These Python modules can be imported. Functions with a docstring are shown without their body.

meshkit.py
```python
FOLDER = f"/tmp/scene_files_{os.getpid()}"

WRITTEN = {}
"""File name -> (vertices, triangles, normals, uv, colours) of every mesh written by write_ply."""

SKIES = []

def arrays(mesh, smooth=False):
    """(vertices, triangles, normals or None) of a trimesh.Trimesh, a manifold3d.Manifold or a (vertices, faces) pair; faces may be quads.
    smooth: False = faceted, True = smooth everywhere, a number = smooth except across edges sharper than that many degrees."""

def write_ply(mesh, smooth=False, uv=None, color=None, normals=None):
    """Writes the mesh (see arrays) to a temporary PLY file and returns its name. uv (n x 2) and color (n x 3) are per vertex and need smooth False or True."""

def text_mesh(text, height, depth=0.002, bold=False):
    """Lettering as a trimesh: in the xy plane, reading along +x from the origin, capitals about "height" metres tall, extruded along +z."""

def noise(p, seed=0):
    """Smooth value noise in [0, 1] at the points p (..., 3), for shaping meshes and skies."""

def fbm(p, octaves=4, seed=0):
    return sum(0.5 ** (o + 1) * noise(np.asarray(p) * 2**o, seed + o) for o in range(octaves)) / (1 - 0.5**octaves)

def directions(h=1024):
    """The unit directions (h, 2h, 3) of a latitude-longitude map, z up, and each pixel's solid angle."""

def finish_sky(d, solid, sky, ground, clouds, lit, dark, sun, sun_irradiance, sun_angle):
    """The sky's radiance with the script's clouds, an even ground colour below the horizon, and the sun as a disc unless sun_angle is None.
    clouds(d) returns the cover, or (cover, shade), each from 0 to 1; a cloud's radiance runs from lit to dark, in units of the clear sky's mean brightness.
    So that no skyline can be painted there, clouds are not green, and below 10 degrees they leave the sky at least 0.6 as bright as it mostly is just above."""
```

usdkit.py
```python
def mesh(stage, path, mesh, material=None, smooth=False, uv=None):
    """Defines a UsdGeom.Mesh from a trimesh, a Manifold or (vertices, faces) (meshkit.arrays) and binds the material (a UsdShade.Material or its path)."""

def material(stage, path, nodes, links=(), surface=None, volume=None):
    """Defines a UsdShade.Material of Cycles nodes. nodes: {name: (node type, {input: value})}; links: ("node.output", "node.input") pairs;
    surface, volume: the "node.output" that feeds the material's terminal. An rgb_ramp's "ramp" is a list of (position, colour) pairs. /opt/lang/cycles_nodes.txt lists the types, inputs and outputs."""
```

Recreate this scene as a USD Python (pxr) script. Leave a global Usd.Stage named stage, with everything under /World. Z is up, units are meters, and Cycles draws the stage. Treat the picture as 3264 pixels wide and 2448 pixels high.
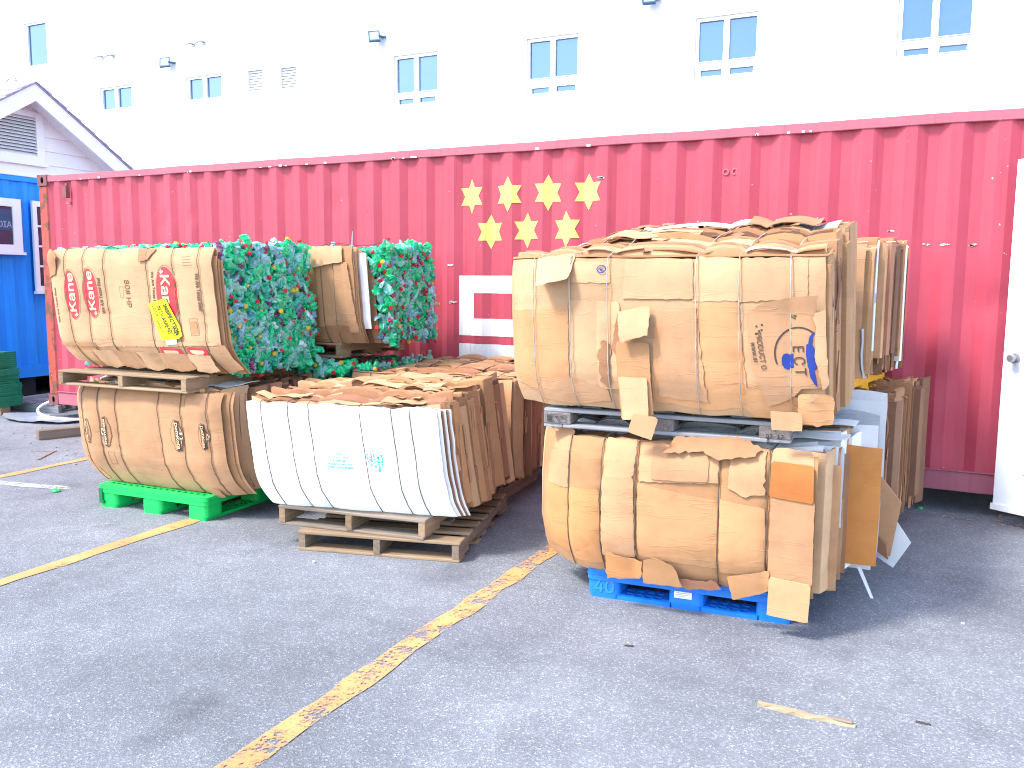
import math, random
import numpy as np, trimesh
from scipy.spatial import Delaunay
from shapely.geometry import Polygon, Point, LineString, box as sbox
from shapely import affinity, contains_xy
from shapely.ops import unary_union
from pxr import Usd, UsdGeom, UsdLux, UsdShade, Gf, Sdf
import usdkit, meshkit
from meshkit import noise, fbm

random.seed(7); np.random.seed(7)
RNG = np.random.default_rng(11)
stage = Usd.Stage.CreateInMemory()
UsdGeom.SetStageUpAxis(stage, UsdGeom.Tokens.z)
UsdGeom.SetStageMetersPerUnit(stage, 1.0)
UsdGeom.Xform.Define(stage, '/World'); UsdGeom.Scope.Define(stage, '/World/Looks')

# ------------------------------------------------------------------ camera
CAM = (9.0243, -6.5989, 1.5617); YAW, PITCH, ROLL = -0.440255, 0.114993, 0.008269
_f = np.array([math.sin(YAW)*math.cos(PITCH), math.cos(YAW)*math.cos(PITCH), -math.sin(PITCH)])
_r0 = np.array([math.cos(YAW), -math.sin(YAW), 0.0]); _u0 = np.cross(_r0, _f)
_r = _r0*math.cos(ROLL)+_u0*math.sin(ROLL); _u = -_r0*math.sin(ROLL)+_u0*math.cos(ROLL)
cam = UsdGeom.Camera.Define(stage, '/World/camera')
M4 = Gf.Matrix4d(*_r, 0, *_u, 0, *(-_f), 0, *CAM, 1)
cam.AddTransformOp().Set(M4)
cam.CreateHorizontalApertureAttr(36.0); cam.CreateVerticalApertureAttr(27.0)
cam.CreateFocalLengthAttr(36.0*2729.7/3264)
cam.CreateClippingRangeAttr(Gf.Vec2f(0.05, 3000))
EXPOSURE = 1.72
cam.CreateExposureAttr(EXPOSURE)

# ------------------------------------------------------------------ sky and sun
SUN_TO = np.array([-0.62, -0.70, 0.0]); SUN_TO /= np.linalg.norm(SUN_TO)
SUN_EL = math.radians(52)
sd = np.array([SUN_TO[0]*math.cos(SUN_EL), SUN_TO[1]*math.cos(SUN_EL), math.sin(SUN_EL)])
sun = UsdLux.DistantLight.Define(stage, '/World/sun')
sun.CreateIntensityAttr(0.4); sun.CreateAngleAttr(10.0); sun.CreateNormalizeAttr(True)
sun.CreateColorAttr(Gf.Vec3f(1.0, 0.95, 0.88))
zz = sd; xx = np.cross([0, 0, 1.0], zz); xx /= np.linalg.norm(xx); yy = np.cross(zz, xx)
sun.AddTransformOp().Set(Gf.Matrix4d(*xx, 0, *yy, 0, *zz, 0, 0, 0, 30, 1))
SKY = 0.15
dome = UsdLux.DomeLight.Define(stage, '/World/sky'); dome.CreateIntensityAttr(1.0)
skymat = usdkit.material(stage, '/World/Looks/sky_air', {
    's': ('sky_texture', {'sky_type': 'single_scattering', 'sun_disc': False, 'sun_elevation': SUN_EL, 'sun_rotation': math.atan2(sd[0], sd[1]), 'aerosol_density': 1.6, 'air_density': 1.0}),
    'tc': ('texture_coordinate', {}), 'mp': ('mapping', {'scale': (1.0, 1.0, 2.2)}),
    'n': ('noise_texture', {'scale': 2.3, 'detail': 7.0, 'roughness': 0.58, 'distortion': 0.3}),
    'r': ('rgb_ramp', {'ramp': [(0.0, (0, 0, 0)), (0.54, (0, 0, 0)), (0.76, (1, 1, 1)), (1.0, (1, 1, 1))]}),
    'bw': ('rgb_to_bw', {}), 'm': ('mix', {'color2': (7.5, 7.7, 8.1)}),
    'b': ('background_shader', {'strength': SKY})},
    [('tc.generated', 'mp.vector'), ('mp.vector', 'n.vector'), ('n.fac', 'r.fac'), ('r.color', 'bw.color'), ('bw.val', 'm.fac'), ('s.color', 'm.color1'), ('m.color', 'b.color')],
    surface='b.background')
UsdShade.MaterialBindingAPI.Apply(dome.GetPrim()).Bind(skymat)
dome.GetPrim().SetCustomDataByKey('kind', 'structure')

# ------------------------------------------------------------------ helpers
def numbered(path):
    if not stage.GetPrimAtPath(path): return path
    k = 1
    while stage.GetPrimAtPath(f'{path}_{k:03d}'): k += 1
    return f'{path}_{k:03d}'
_next = {}
def fresh(parent, name):
    key = (parent, name); k = _next.get(key, 0); _next[key] = k+1
    return f'{parent}/{name}' if k == 0 else f'{parent}/{name}_{k:03d}'
def tag(p, label=None, cat=None, group=None, kind=None):
    for k, v in (('label', label), ('category', cat), ('group', group), ('kind', kind)):
        if v: p.SetCustomDataByKey(k, v)
    return p
def pathof(parent):
    return '/World' if parent is None else str(parent.GetPath())
def obj(name, mesh, mat, parent=None, smooth=False, label=None, kind=None, cat=None, group=None):
    p = usdkit.mesh(stage, fresh(pathof(parent), name), mesh, mat, smooth=smooth).GetPrim()
    return tag(p, label, cat, group, kind)
def thing(name, label, cat, loc=(0, 0, 0), rotz=0.0, group=None):
    x = UsdGeom.Xform.Define(stage, fresh('/World', name))
    x.AddTranslateOp().Set(Gf.Vec3d(*map(float, loc)))
    if rotz: x.AddRotateZOp().Set(float(rotz))
    return tag(x.GetPrim(), label, cat, group)
def dup(src, name, label, loc, rotz=0.0, group=None, cat=None):
    x = UsdGeom.Xform.Define(stage, fresh('/World', name))
    x.AddTranslateOp().Set(Gf.Vec3d(*map(float, loc)))
    if rotz: x.AddRotateZOp().Set(float(rotz))
    p = x.GetPrim(); p.GetReferences().AddInternalReference(src.GetPath()); p.SetInstanceable(True)
    return tag(p, label, cat, group)

def bx(x0, x1, y0, y1, z0, z1):
    m = trimesh.creation.box((x1-x0, y1-y0, z1-z0)); m.apply_translation(((x0+x1)/2, (y0+y1)/2, (z0+z1)/2)); return m
def cbx(x0, x1, y0, y1, z0, z1, c=0.006):
    """box with chamfered edges"""
    c = min(c, .3*(x1-x0), .3*(y1-y0), .3*(z1-z0))
    P = []
    for sx in (0, 1):
        for sy in (0, 1):
            for sz in (0, 1):
                X = (x0, x1)[sx]; Y = (y0, y1)[sy]; Z = (z0, z1)[sz]
                dx = c if sx == 0 else -c; dy = c if sy == 0 else -c; dz = c if sz == 0 else -c
                P += [(X+dx, Y+dy, Z), (X+dx, Y, Z+dz), (X, Y+dy, Z+dz)]
    return trimesh.convex.convex_hull(np.array(P))
def cat(*ms): return trimesh.util.concatenate([m for m in ms])
def rough_box(x0, x1, y0, y1, z0, z1, seed, a=0.004, n=6):
    m = cbx(x0, x1, y0, y1, z0, z1, 0.004)
    v = np.array(m.vertices); d = np.stack([noise(v*9+k*31.7, seed+k)-.5 for k in range(3)], 1)
    m.vertices = v+d*2*a; return m
def tube(path, r, n=6):
    P = np.asarray(path, float); T = np.gradient(P, axis=0); T /= np.linalg.norm(T, axis=1, keepdims=True)+1e-12
    ref = np.array([0.31, 0.52, 0.79]); V = []
    for p, t in zip(P, T):
        a = np.cross(t, ref); a /= np.linalg.norm(a); b = np.cross(t, a)
        for k in range(n):
            w = 2*math.pi*k/n; V.append(p+r*(a*math.cos(w)+b*math.sin(w)))
    F = []
    for i in range(len(P)-1):
        for k in range(n):
            a0 = i*n+k; a1 = i*n+(k+1) % n; F += [(a0, a1, a1+n), (a0, a1+n, a0+n)]
    V += [P[0], P[-1]]; c0 = len(V)-2; L = (len(P)-1)*n
    for k in range(n): F += [(c0, (k+1) % n, k), (c0+1, L+k, L+(k+1) % n)]
    return trimesh.Trimesh(np.array(V), np.array(F), process=False)
def grid_plate(P, th):
    """a closed thin plate from a grid of points (ny, nx, 3); front, back and rim do not share vertices"""
    P = np.asarray(P, float); ny, nx = P.shape[:2]
    du = np.gradient(P, axis=1); dv = np.gradient(P, axis=0); N = np.cross(du, dv); N /= np.linalg.norm(N, axis=2, keepdims=True)+1e-12
    A = (P+N*th/2).reshape(-1, 3); B = (P-N*th/2).reshape(-1, 3)
    i = np.arange(ny*nx).reshape(ny, nx)
    q = np.stack([i[:-1, :-1], i[:-1, 1:], i[1:, 1:], i[1:, :-1]], -1).reshape(-1, 4)
    tri = np.vstack([q[:, [0, 1, 2]], q[:, [0, 2, 3]]])
    ring = np.concatenate([i[0, :], i[1:, -1], i[-1, -2::-1], i[-2:0:-1, 0]])
    n = len(A); V = [A, B, A[ring], B[ring]]
    F = [tri, tri[:, ::-1]+n]
    m = len(ring); k = np.arange(m); k2 = (k+1) % m; o = 2*n
    F += [np.stack([o+k, o+m+k, o+m+k2], 1), np.stack([o+k, o+m+k2, o+k2], 1)]
    return trimesh.Trimesh(np.vstack(V), np.vstack(F), process=False)
def fill2d(poly, step):
    """points and triangles filling a shapely polygon"""
    ring = []
    for r in [poly.exterior, *poly.interiors]:
        L = r.length; nn = max(4, int(L/step)+1)
        c = list(r.coords)[:-1]
        ring += c
        for a, b in zip(c, c[1:]+c[:1]):
            d = math.dist(a, b); k = int(d/step)
            for j in range(1, k+1): ring.append((a[0]+(b[0]-a[0])*j/(k+1), a[1]+(b[1]-a[1])*j/(k+1)))
    x0, y0, x1, y1 = poly.bounds
    gx, gy = np.meshgrid(np.arange(x0+step/2, x1, step), np.arange(y0+step/2, y1, step)); gx[1::2] += step/2*0.9
    inn = poly.buffer(-step*0.35)
    g = np.stack([gx.ravel(), gy.ravel()], 1)
    if not inn.is_empty: g = g[contains_xy(inn, g[:, 0], g[:, 1])]
    else: g = g[:0]
    p = np.unique(np.round(np.vstack([np.array(ring), g]), 6), axis=0)
    T = Delaunay(p).simplices; c = p[T].mean(1)
    T = T[contains_xy(poly, c[:, 0], c[:, 1])]
    a = p[T]; ar = (a[:, 1, 0]-a[:, 0, 0])*(a[:, 2, 1]-a[:, 0, 1])-(a[:, 2, 0]-a[:, 0, 0])*(a[:, 1, 1]-a[:, 0, 1])
    T = T[np.abs(ar) > 1e-9]; ar = ar[np.abs(ar) > 1e-9]; T[ar < 0] = T[ar < 0][:, ::-1]
    return p, T
def fill_plate(poly, step, fn, th):
    """fn(p (n,2), depth) -> points; a closed plate whose outer face lies at depth 0 and inner at depth th"""
    p, T = fill2d(poly, step)
    A = fn(p, 0.0); B = fn(p, th)
    e = np.vstack([T[:, [0, 1]], T[:, [1, 2]], T[:, [2, 0]]]); key = np.sort(e, 1)
    _, idx, cnt = np.unique(key, axis=0, return_index=True, return_counts=True); be = e[idx[cnt == 1]]
    n = len(p); used = np.unique(be); mp = -np.ones(n, int); mp[used] = np.arange(len(used)); m = len(used)
    V = np.vstack([A, B, A[used], B[used]]); o = 2*n; s, t = mp[be[:, 0]], mp[be[:, 1]]
    F = np.vstack([T, T[:, ::-1]+n, np.stack([o+s, o+m+s, o+m+t], 1), np.stack([o+s, o+m+t, o+t], 1)])
    return trimesh.Trimesh(V, F, process=False)
def text2d(s, h, bold=False, sx=1.0, depth=0.001):
    m = meshkit.text_mesh(s, h, depth, bold); v = np.array(m.vertices); v[:, 0] *= sx
    v[:, 0] -= (v[:, 0].min()+v[:, 0].max())/2; v[:, 1] -= h/2; m.vertices = v; return m
def star6(r):
    P = [((r if k % 2 == 0 else r*0.577)*math.sin(math.pi*k/6), (r if k % 2 == 0 else r*0.577)*math.cos(math.pi*k/6)) for k in range(12)]
    return Polygon(P)
def ellipse(a, b, n=40): return affinity.scale(Point(0, 0).buffer(1, n//4), a, b)
def ragged(pts, seed, amp=0.006, step=0.02):
    """a polygon with torn, uneven edges"""
    r = Polygon(pts).exterior; n = max(8, int(r.length/step)); out = []
    rs = np.random.default_rng(seed)
    for k in range(n):
        q = r.interpolate(k/n*r.length); out.append((q.x+rs.normal()*amp*.5, q.y+rs.normal()*amp*.5))
    out += []
    p = Polygon(out); p = p if p.is_valid else p.buffer(0)
    return max(p.geoms, key=lambda g: g.area) if hasattr(p, 'geoms') else p

# ------------------------------------------------------------------ materials
def material(name, nodes, links, surface='p.BSDF'): return usdkit.material(stage, f'/World/Looks/{name}', nodes, links, surface=surface)
def plain(name, col, rough=0.6, spec=0.4, var=0.12, scale=6.0, bump=0.0, bscale=60.0, metallic=0.0, rand=0.0, coat=0.0):
    """a colour with soft uneven wear, fine relief and a small change from object to object"""
    c = np.array(col, float)
    nodes = {'g': ('geometry', {}), 'n': ('noise_texture', {'scale': scale, 'detail': 6.0, 'roughness': 0.6}),
             'r': ('rgb_ramp', {'ramp': [(0.25, tuple(c*(1-var))), (0.75, tuple(np.minimum(c*(1+var), 0.95)))]}),
             'p': ('principled_bsdf', {'roughness': rough, 'specular_ior_level': spec, 'metallic': metallic, 'coat_weight': coat})}
    links = [('g.position', 'n.vector'), ('n.fac', 'r.fac')]
    last = 'r.color'
    if rand:
        nodes['oi'] = ('object_info', {}); nodes['mr'] = ('map_range', {'to_min': 1-rand, 'to_max': 1+rand})
        nodes['hv'] = ('hsv', {}); links += [('oi.random', 'mr.value'), ('mr.result', 'hv.value'), (last, 'hv.color')]; last = 'hv.color'
    links.append((last, 'p.base_color'))
    if bump:
        nodes['n2'] = ('noise_texture', {'scale': bscale, 'detail': 4.0}); nodes['b'] = ('bump', {'strength': bump, 'distance': 0.004})
        links += [('g.position', 'n2.vector'), ('n2.fac', 'b.height'), ('b.normal', 'p.normal')]
    return material(name, nodes, links)
def cardboard(name, col, var=0.12, rand=0.16, crease=0.35, rough=0.85):
    """kraft board: fibre grain, faint flute lines along z, scattered horizontal creases, scuffs"""
    c = np.array(col, float)
    nodes = {'g': ('geometry', {}), 'n': ('noise_texture', {'scale': 5.0, 'detail': 8.0, 'roughness': 0.65}),
             'r': ('rgb_ramp', {'ramp': [(0.28, tuple(c*(1-var*1.4))), (0.5, tuple(c)), (0.74, tuple(np.minimum(c*(1+var), .95)))]}),
             'm1': ('mapping', {'scale': (0.8, 0.8, 9.0)}), 'n1': ('noise_texture', {'scale': 1.6, 'detail': 3.0}),
             'r1': ('rgb_ramp', {'ramp': [(0.488, (0, 0, 0)), (0.5, (1, 1, 1)), (0.512, (0, 0, 0))]}),
             'm2': ('mapping', {'scale': (1.0, 1.0, 0.06)}), 'n2': ('noise_texture', {'scale': 160.0, 'detail': 2.0}),
             'ad': ('math', {'math_type': 'multiply_add', 'value2': 0.12}),
             'b': ('bump', {'strength': crease*.8, 'distance': 0.005}),
             'oi': ('object_info', {}), 'mr': ('map_range', {'to_min': 1-rand, 'to_max': 1+rand}), 'hv': ('hsv', {}),
             'p': ('principled_bsdf', {'roughness': rough, 'specular_ior_level': 0.25, 'diffuse_roughness': 0.3})}
    links = [('g.position', 'n.vector'), ('n.fac', 'r.fac'), ('g.position', 'm1.vector'), ('m1.vector', 'n1.vector'), ('n1.fac', 'r1.fac'),
             ('g.position', 'm2.vector'), ('m2.vector', 'n2.vector'), ('n2.fac', 'ad.value1'), ('r1.color', 'ad.value3'), ('ad.value', 'b.height'), ('b.normal', 'p.normal'),
             ('oi.random', 'mr.value'), ('mr.result', 'hv.value'), ('r.color', 'hv.color'), ('hv.color', 'p.base_color')]
    return material(name, nodes, links)
K_LIGHT = cardboard('cardboard_light', (0.56, 0.345, 0.19), crease=0.3)
K_MID = cardboard('cardboard_mid', (0.48, 0.255, 0.12))
K_TAN = cardboard('cardboard_tan', (0.51, 0.285, 0.15))
K_BROWN = cardboard('cardboard_brown', (0.39, 0.195, 0.1))
K_DARK = cardboard('cardboard_dark', (0.215, 0.11, 0.065))
K_ORANGE = cardboard('cardboard_orange', (.43, .15, .042))
K_ORANGE_L = cardboard('cardboard_orange_light', (0.60, 0.25, 0.07))
K_AMBER = cardboard('cardboard_amber', (0.53, 0.245, 0.1))
K_WHITE = cardboard('cardboard_white', (0.78, 0.79, 0.80), var=0.04, rand=0.06, crease=0.2)
K_GREY = cardboard('cardboard_grey', (0.40, 0.42, 0.45), var=0.1)
K_REDDISH = cardboard('cardboard_reddish', (0.36, 0.165, 0.095))
PRINT_RED = plain('print_red', (0.62, 0.045, 0.05), 0.7, var=0.1)
PRINT_DARK = plain('print_dark', (0.06, 0.045, 0.04), 0.8)
PRINT_BROWN = plain('print_brown', (0.16, 0.09, 0.05), 0.8)
PRINT_GREY = plain('print_grey', (0.30, 0.22, 0.13), 0.8)
PRINT_CREAM = plain('print_cream', (0.66, 0.50, 0.33), 0.8)
PRINT_BLUE = plain('print_blue', (0.012, 0.04, 0.25), 0.7)
PRINT_TEAL = plain('print_teal', (0.01, 0.42, 0.55), 0.7)
PAPER_WHITE = plain('paper_white', (0.80, 0.81, 0.82), 0.8, var=0.03)
NOTE_YELLOW = plain('note_yellow', (0.80, 0.76, 0.01), 0.7, var=0.05)
INK = plain('ink', (0.03, 0.03, 0.04), 0.7)
WIRE = plain('wire_steel', (0.16, 0.13, 0.10), 0.45, metallic=0.6)
WIRE_L = plain('wire_bright', (0.42, 0.38, 0.32), 0.4, metallic=0.5)
PLASTIC_W = plain('plastic_white', (0.82, 0.84, 0.86), 0.35, var=0.04)
WOOD_GREY = None
def wood(name, col, var=0.3, rand=0.2, along='x'):
    c = np.array(col, float); s = {'x': (1.5, 30, 30), 'y': (30, 1.5, 30)}[along]
    return material(name, {'tc': ('texture_coordinate', {}), 'm': ('mapping', {'scale': s}), 'n': ('noise_texture', {'scale': 1.6, 'detail': 6.0, 'roughness': 0.7, 'distortion': 0.6}),
        'r': ('rgb_ramp', {'ramp': [(0.25, tuple(c*(1-var*1.5))), (0.5, tuple(c)), (0.75, tuple(c*(1+var)))]}),
        'oi': ('object_info', {}), 'mr': ('map_range', {'to_min': 1-rand, 'to_max': 1+rand}), 'hv': ('hsv', {}),
        'b': ('bump', {'strength': 0.35, 'distance': 0.004}), 'p': ('principled_bsdf', {'roughness': 0.85, 'specular_ior_level': 0.2})},
        [('tc.object', 'm.vector'), ('m.vector', 'n.vector'), ('n.fac', 'r.fac'), ('r.color', 'hv.color'), ('oi.random', 'mr.value'), ('mr.result', 'hv.value'), ('hv.color', 'p.base_color'), ('n.fac', 'b.height'), ('b.normal', 'p.normal')])
WOOD_WARM_X = wood('wood_warm_boards', (0.34, 0.24, 0.15)); WOOD_WARM_Y = wood('wood_warm_stringers', (0.28, 0.19, 0.115), along='y')
WOOD_GREY_X = wood('wood_grey_boards', (0.27, 0.22, 0.175)); WOOD_GREY_Y = wood('wood_grey_stringers', (0.22, 0.165, 0.12), along='y')
WOOD_COLD_X = wood('wood_cold_boards', (0.30, 0.31, 0.33)); WOOD_COLD_Y = wood('wood_cold_stringers', (0.26, 0.27, 0.29), along='y')
CHIP = plain('chip_block', (0.20, 0.17, 0.16), 0.9, var=0.45, scale=70, bump=0.5, bscale=120)
def plastic(name, col, var=0.10): return plain(name, col, 0.38, 0.5, var, 5.0, 0.12, 40)
P_GREEN = plastic('plastic_green', (0.004, 0.52, 0.10)); P_BLUE = plastic('plastic_blue', (0.008, 0.18, 0.72)); P_YEL = plastic('plastic_yellow', (0.85, 0.40, 0.01))
TRAY = plain('tray_green', (0.01, 0.20, 0.10), 0.45, var=0.2)

def pet(name, col, trans=0.35, mixw=0.35):
    return material(name, {'d': ('principled_bsdf', {'base_color': col, 'roughness': 0.16, 'specular_ior_level': 0.9, 'coat_weight': 1.0, 'coat_roughness': 0.05}),
        't': ('translucent_bsdf', {'color': col}), 'm': ('mix_closure', {'fac': mixw}), 'x': ('transparent_bsdf', {'color': tuple(min(1, c*1.2+.1) for c in col)}), 'm2': ('mix_closure', {'fac': trans*0.6})},
        [('d.BSDF', 'm.closure1'), ('t.BSDF', 'm.closure2'), ('m.closure', 'm2.closure1'), ('x.BSDF', 'm2.closure2')], surface='m2.closure')
PETS = [(pet('bottle_green', (0.012, 0.78, 0.34), 0.2), 7), (pet('bottle_teal', (0.05, 0.60, 0.42), 0.25), 3), (pet('bottle_clear', (0.50, 0.80, 0.80), 0.42), 2.3), (pet('bottle_pale', (0.36, 0.80, 0.64), 0.35), 2.6),
        (pet('bottle_bluish', (0.38, 0.66, 0.82), 0.4), 1.1), (pet('bottle_purple', (0.30, 0.06, 0.22), 0.2), 0.5), (plain('bottle_label_white', (0.7, 0.75, 0.8), 0.4), 0.25)]
CAPS = [(plain('cap_red', (0.62, 0.02, 0.03), 0.4), 6), (plain('cap_yellow', (0.80, 0.45, 0.01), 0.4), 1.6), (plain('cap_green', (0.01, 0.35, 0.12), 0.4), 2)]
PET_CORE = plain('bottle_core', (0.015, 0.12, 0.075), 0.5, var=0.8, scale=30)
def pick(lst, rng):
    w = np.array([x[1] for x in lst], float); return lst[rng.choice(len(lst), p=w/w.sum())][0]

def paint_metal(name, col, rust=(0.16, 0.06, 0.035), rust_at=0.62, chip=True, fade=0.0):
    """container paint: faded broad patches, vertical streaks, rust spots and pale chips"""
    c = np.array(col, float)
    nodes = {'g': ('geometry', {}), 'n': ('noise_texture', {'scale': 1.1, 'detail': 5.0, 'roughness': 0.6}),
        'r': ('rgb_ramp', {'ramp': [(0.3, tuple(c*0.86)), (0.55, tuple(c)), (0.75, tuple(np.minimum(c*1.08+fade, .95)))]}),
        'ms': ('mapping', {'scale': (22.0, 22.0, 0.9)}), 'ns': ('noise_texture', {'scale': 1.0, 'detail': 4.0}),
        'rs': ('rgb_ramp', {'ramp': [(0.55, (1, 1, 1)), (0.8, (0.78, 0.74, 0.74))]}), 'mu': ('mix', {'mix_type': 'multiply', 'fac': 1.0}),
        'nr': ('noise_texture', {'scale': 7.0, 'detail': 9.0, 'roughness': 0.72}), 'rr': ('rgb_ramp', {'ramp': [(rust_at, (0, 0, 0)), (rust_at+0.04, (1, 1, 1))]}), 'bw': ('rgb_to_bw', {}),
        'mr': ('mix', {'color2': rust}), 'p': ('principled_bsdf', {'roughness': 0.5, 'specular_ior_level': 0.4}),
        'nb': ('noise_texture', {'scale': 3.2, 'detail': 3.0}), 'b': ('bump', {'strength': 0.22, 'distance': 0.02})}
    links = [('g.position', 'n.vector'), ('n.fac', 'r.fac'), ('g.position', 'ms.vector'), ('ms.vector', 'ns.vector'), ('ns.fac', 'rs.fac'), ('r.color', 'mu.color1'), ('rs.color', 'mu.color2'),
        ('g.position', 'nr.vector'), ('nr.fac', 'rr.fac'), ('rr.color', 'bw.color'), ('bw.val', 'mr.fac'), ('mu.color', 'mr.color1'), ('g.position', 'nb.vector'), ('nb.fac', 'b.height'), ('b.normal', 'p.normal')]
    last = 'mr.color'
    if chip:
        nodes['nc'] = ('noise_texture', {'scale': 26.0, 'detail': 3.0, 'roughness': 0.5}); nodes['rc'] = ('rgb_ramp', {'ramp': [(0.745, (0, 0, 0)), (0.755, (1, 1, 1))]}); nodes['bc'] = ('rgb_to_bw', {}); nodes['mc'] = ('mix', {'color2': (0.6, 0.5, 0.5)})
        links += [('g.position', 'nc.vector'), ('nc.fac', 'rc.fac'), ('rc.color', 'bc.color'), ('bc.val', 'mc.fac'), (last, 'mc.color1')]; last = 'mc.color'
    links.append((last, 'p.base_color'))
    return material(name, nodes, links)
RED = paint_metal('container_red', (0.48, 0.066, 0.102), rust_at=0.70)
RED_RAIL = paint_metal('container_rail_red', (0.42, 0.12, 0.16), rust_at=0.66)
RED_POST = paint_metal('container_post_rusty', (0.44, 0.07, 0.05), rust_at=0.5)
CASTING = paint_metal('casting_dark', (0.22, 0.075, 0.08), rust_at=0.55)
BLUE = paint_metal('container_blue', (0.006, 0.28, 0.92), rust_at=0.8, chip=False)
STAR = paint_metal('star_paint', (0.80, 0.66, 0.17), rust=(0.5, 0.06, 0.07), rust_at=0.70, chip=False)
EMBLEM = paint_metal('emblem_white', (0.80, 0.80, 0.80), rust=(0.6, 0.5, 0.5), rust_at=0.74, chip=False)
WALL = plain('wall_white', (0.80, 0.82, 0.84), 0.8, var=0.02, scale=2)
TRIM = plain('trim_white', (0.78, 0.80, 0.83), 0.5, var=0.03)
GLASS = material('window_glass', {'d': ('principled_bsdf', {'base_color': (0.02, 0.03, 0.05), 'roughness': 0.03, 'specular_ior_level': 0.5}), 'g': ('glossy_bsdf', {'color': (0.42, 0.66, 1.0), 'roughness': 0.01}), 'm': ('mix_closure', {'fac': 0.30})},
    [('d.BSDF', 'm.closure1'), ('g.BSDF', 'm.closure2')], surface='m.closure')
GLASS_D = material('window_glass_dark', {'d': ('principled_bsdf', {'base_color': (0.02, 0.03, 0.05), 'roughness': 0.03, 'specular_ior_level': 0.5}), 'g': ('glossy_bsdf', {'color': (0.75, 0.85, 0.98), 'roughness': 0.01}), 'm': ('mix_closure', {'fac': 0.07})},
    [('d.BSDF', 'm.closure1'), ('g.BSDF', 'm.closure2')], surface='m.closure')
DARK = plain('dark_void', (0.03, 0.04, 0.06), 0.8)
LAMP_BODY = plain('lamp_body', (0.04, 0.11, 0.20), 0.5); LAMP_FACE = plain('lamp_face', (0.34, 0.42, 0.48), 0.2)
SHINGLE = plain('shingle', (0.33, 0.31, 0.43), 0.9, var=0.3, scale=20)
DOORW = plain('door_white', (0.74, 0.78, 0.82), 0.4, var=0.03)
METAL = plain('metal_grey', (0.35, 0.36, 0.38), 0.35, metallic=0.8)

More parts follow.
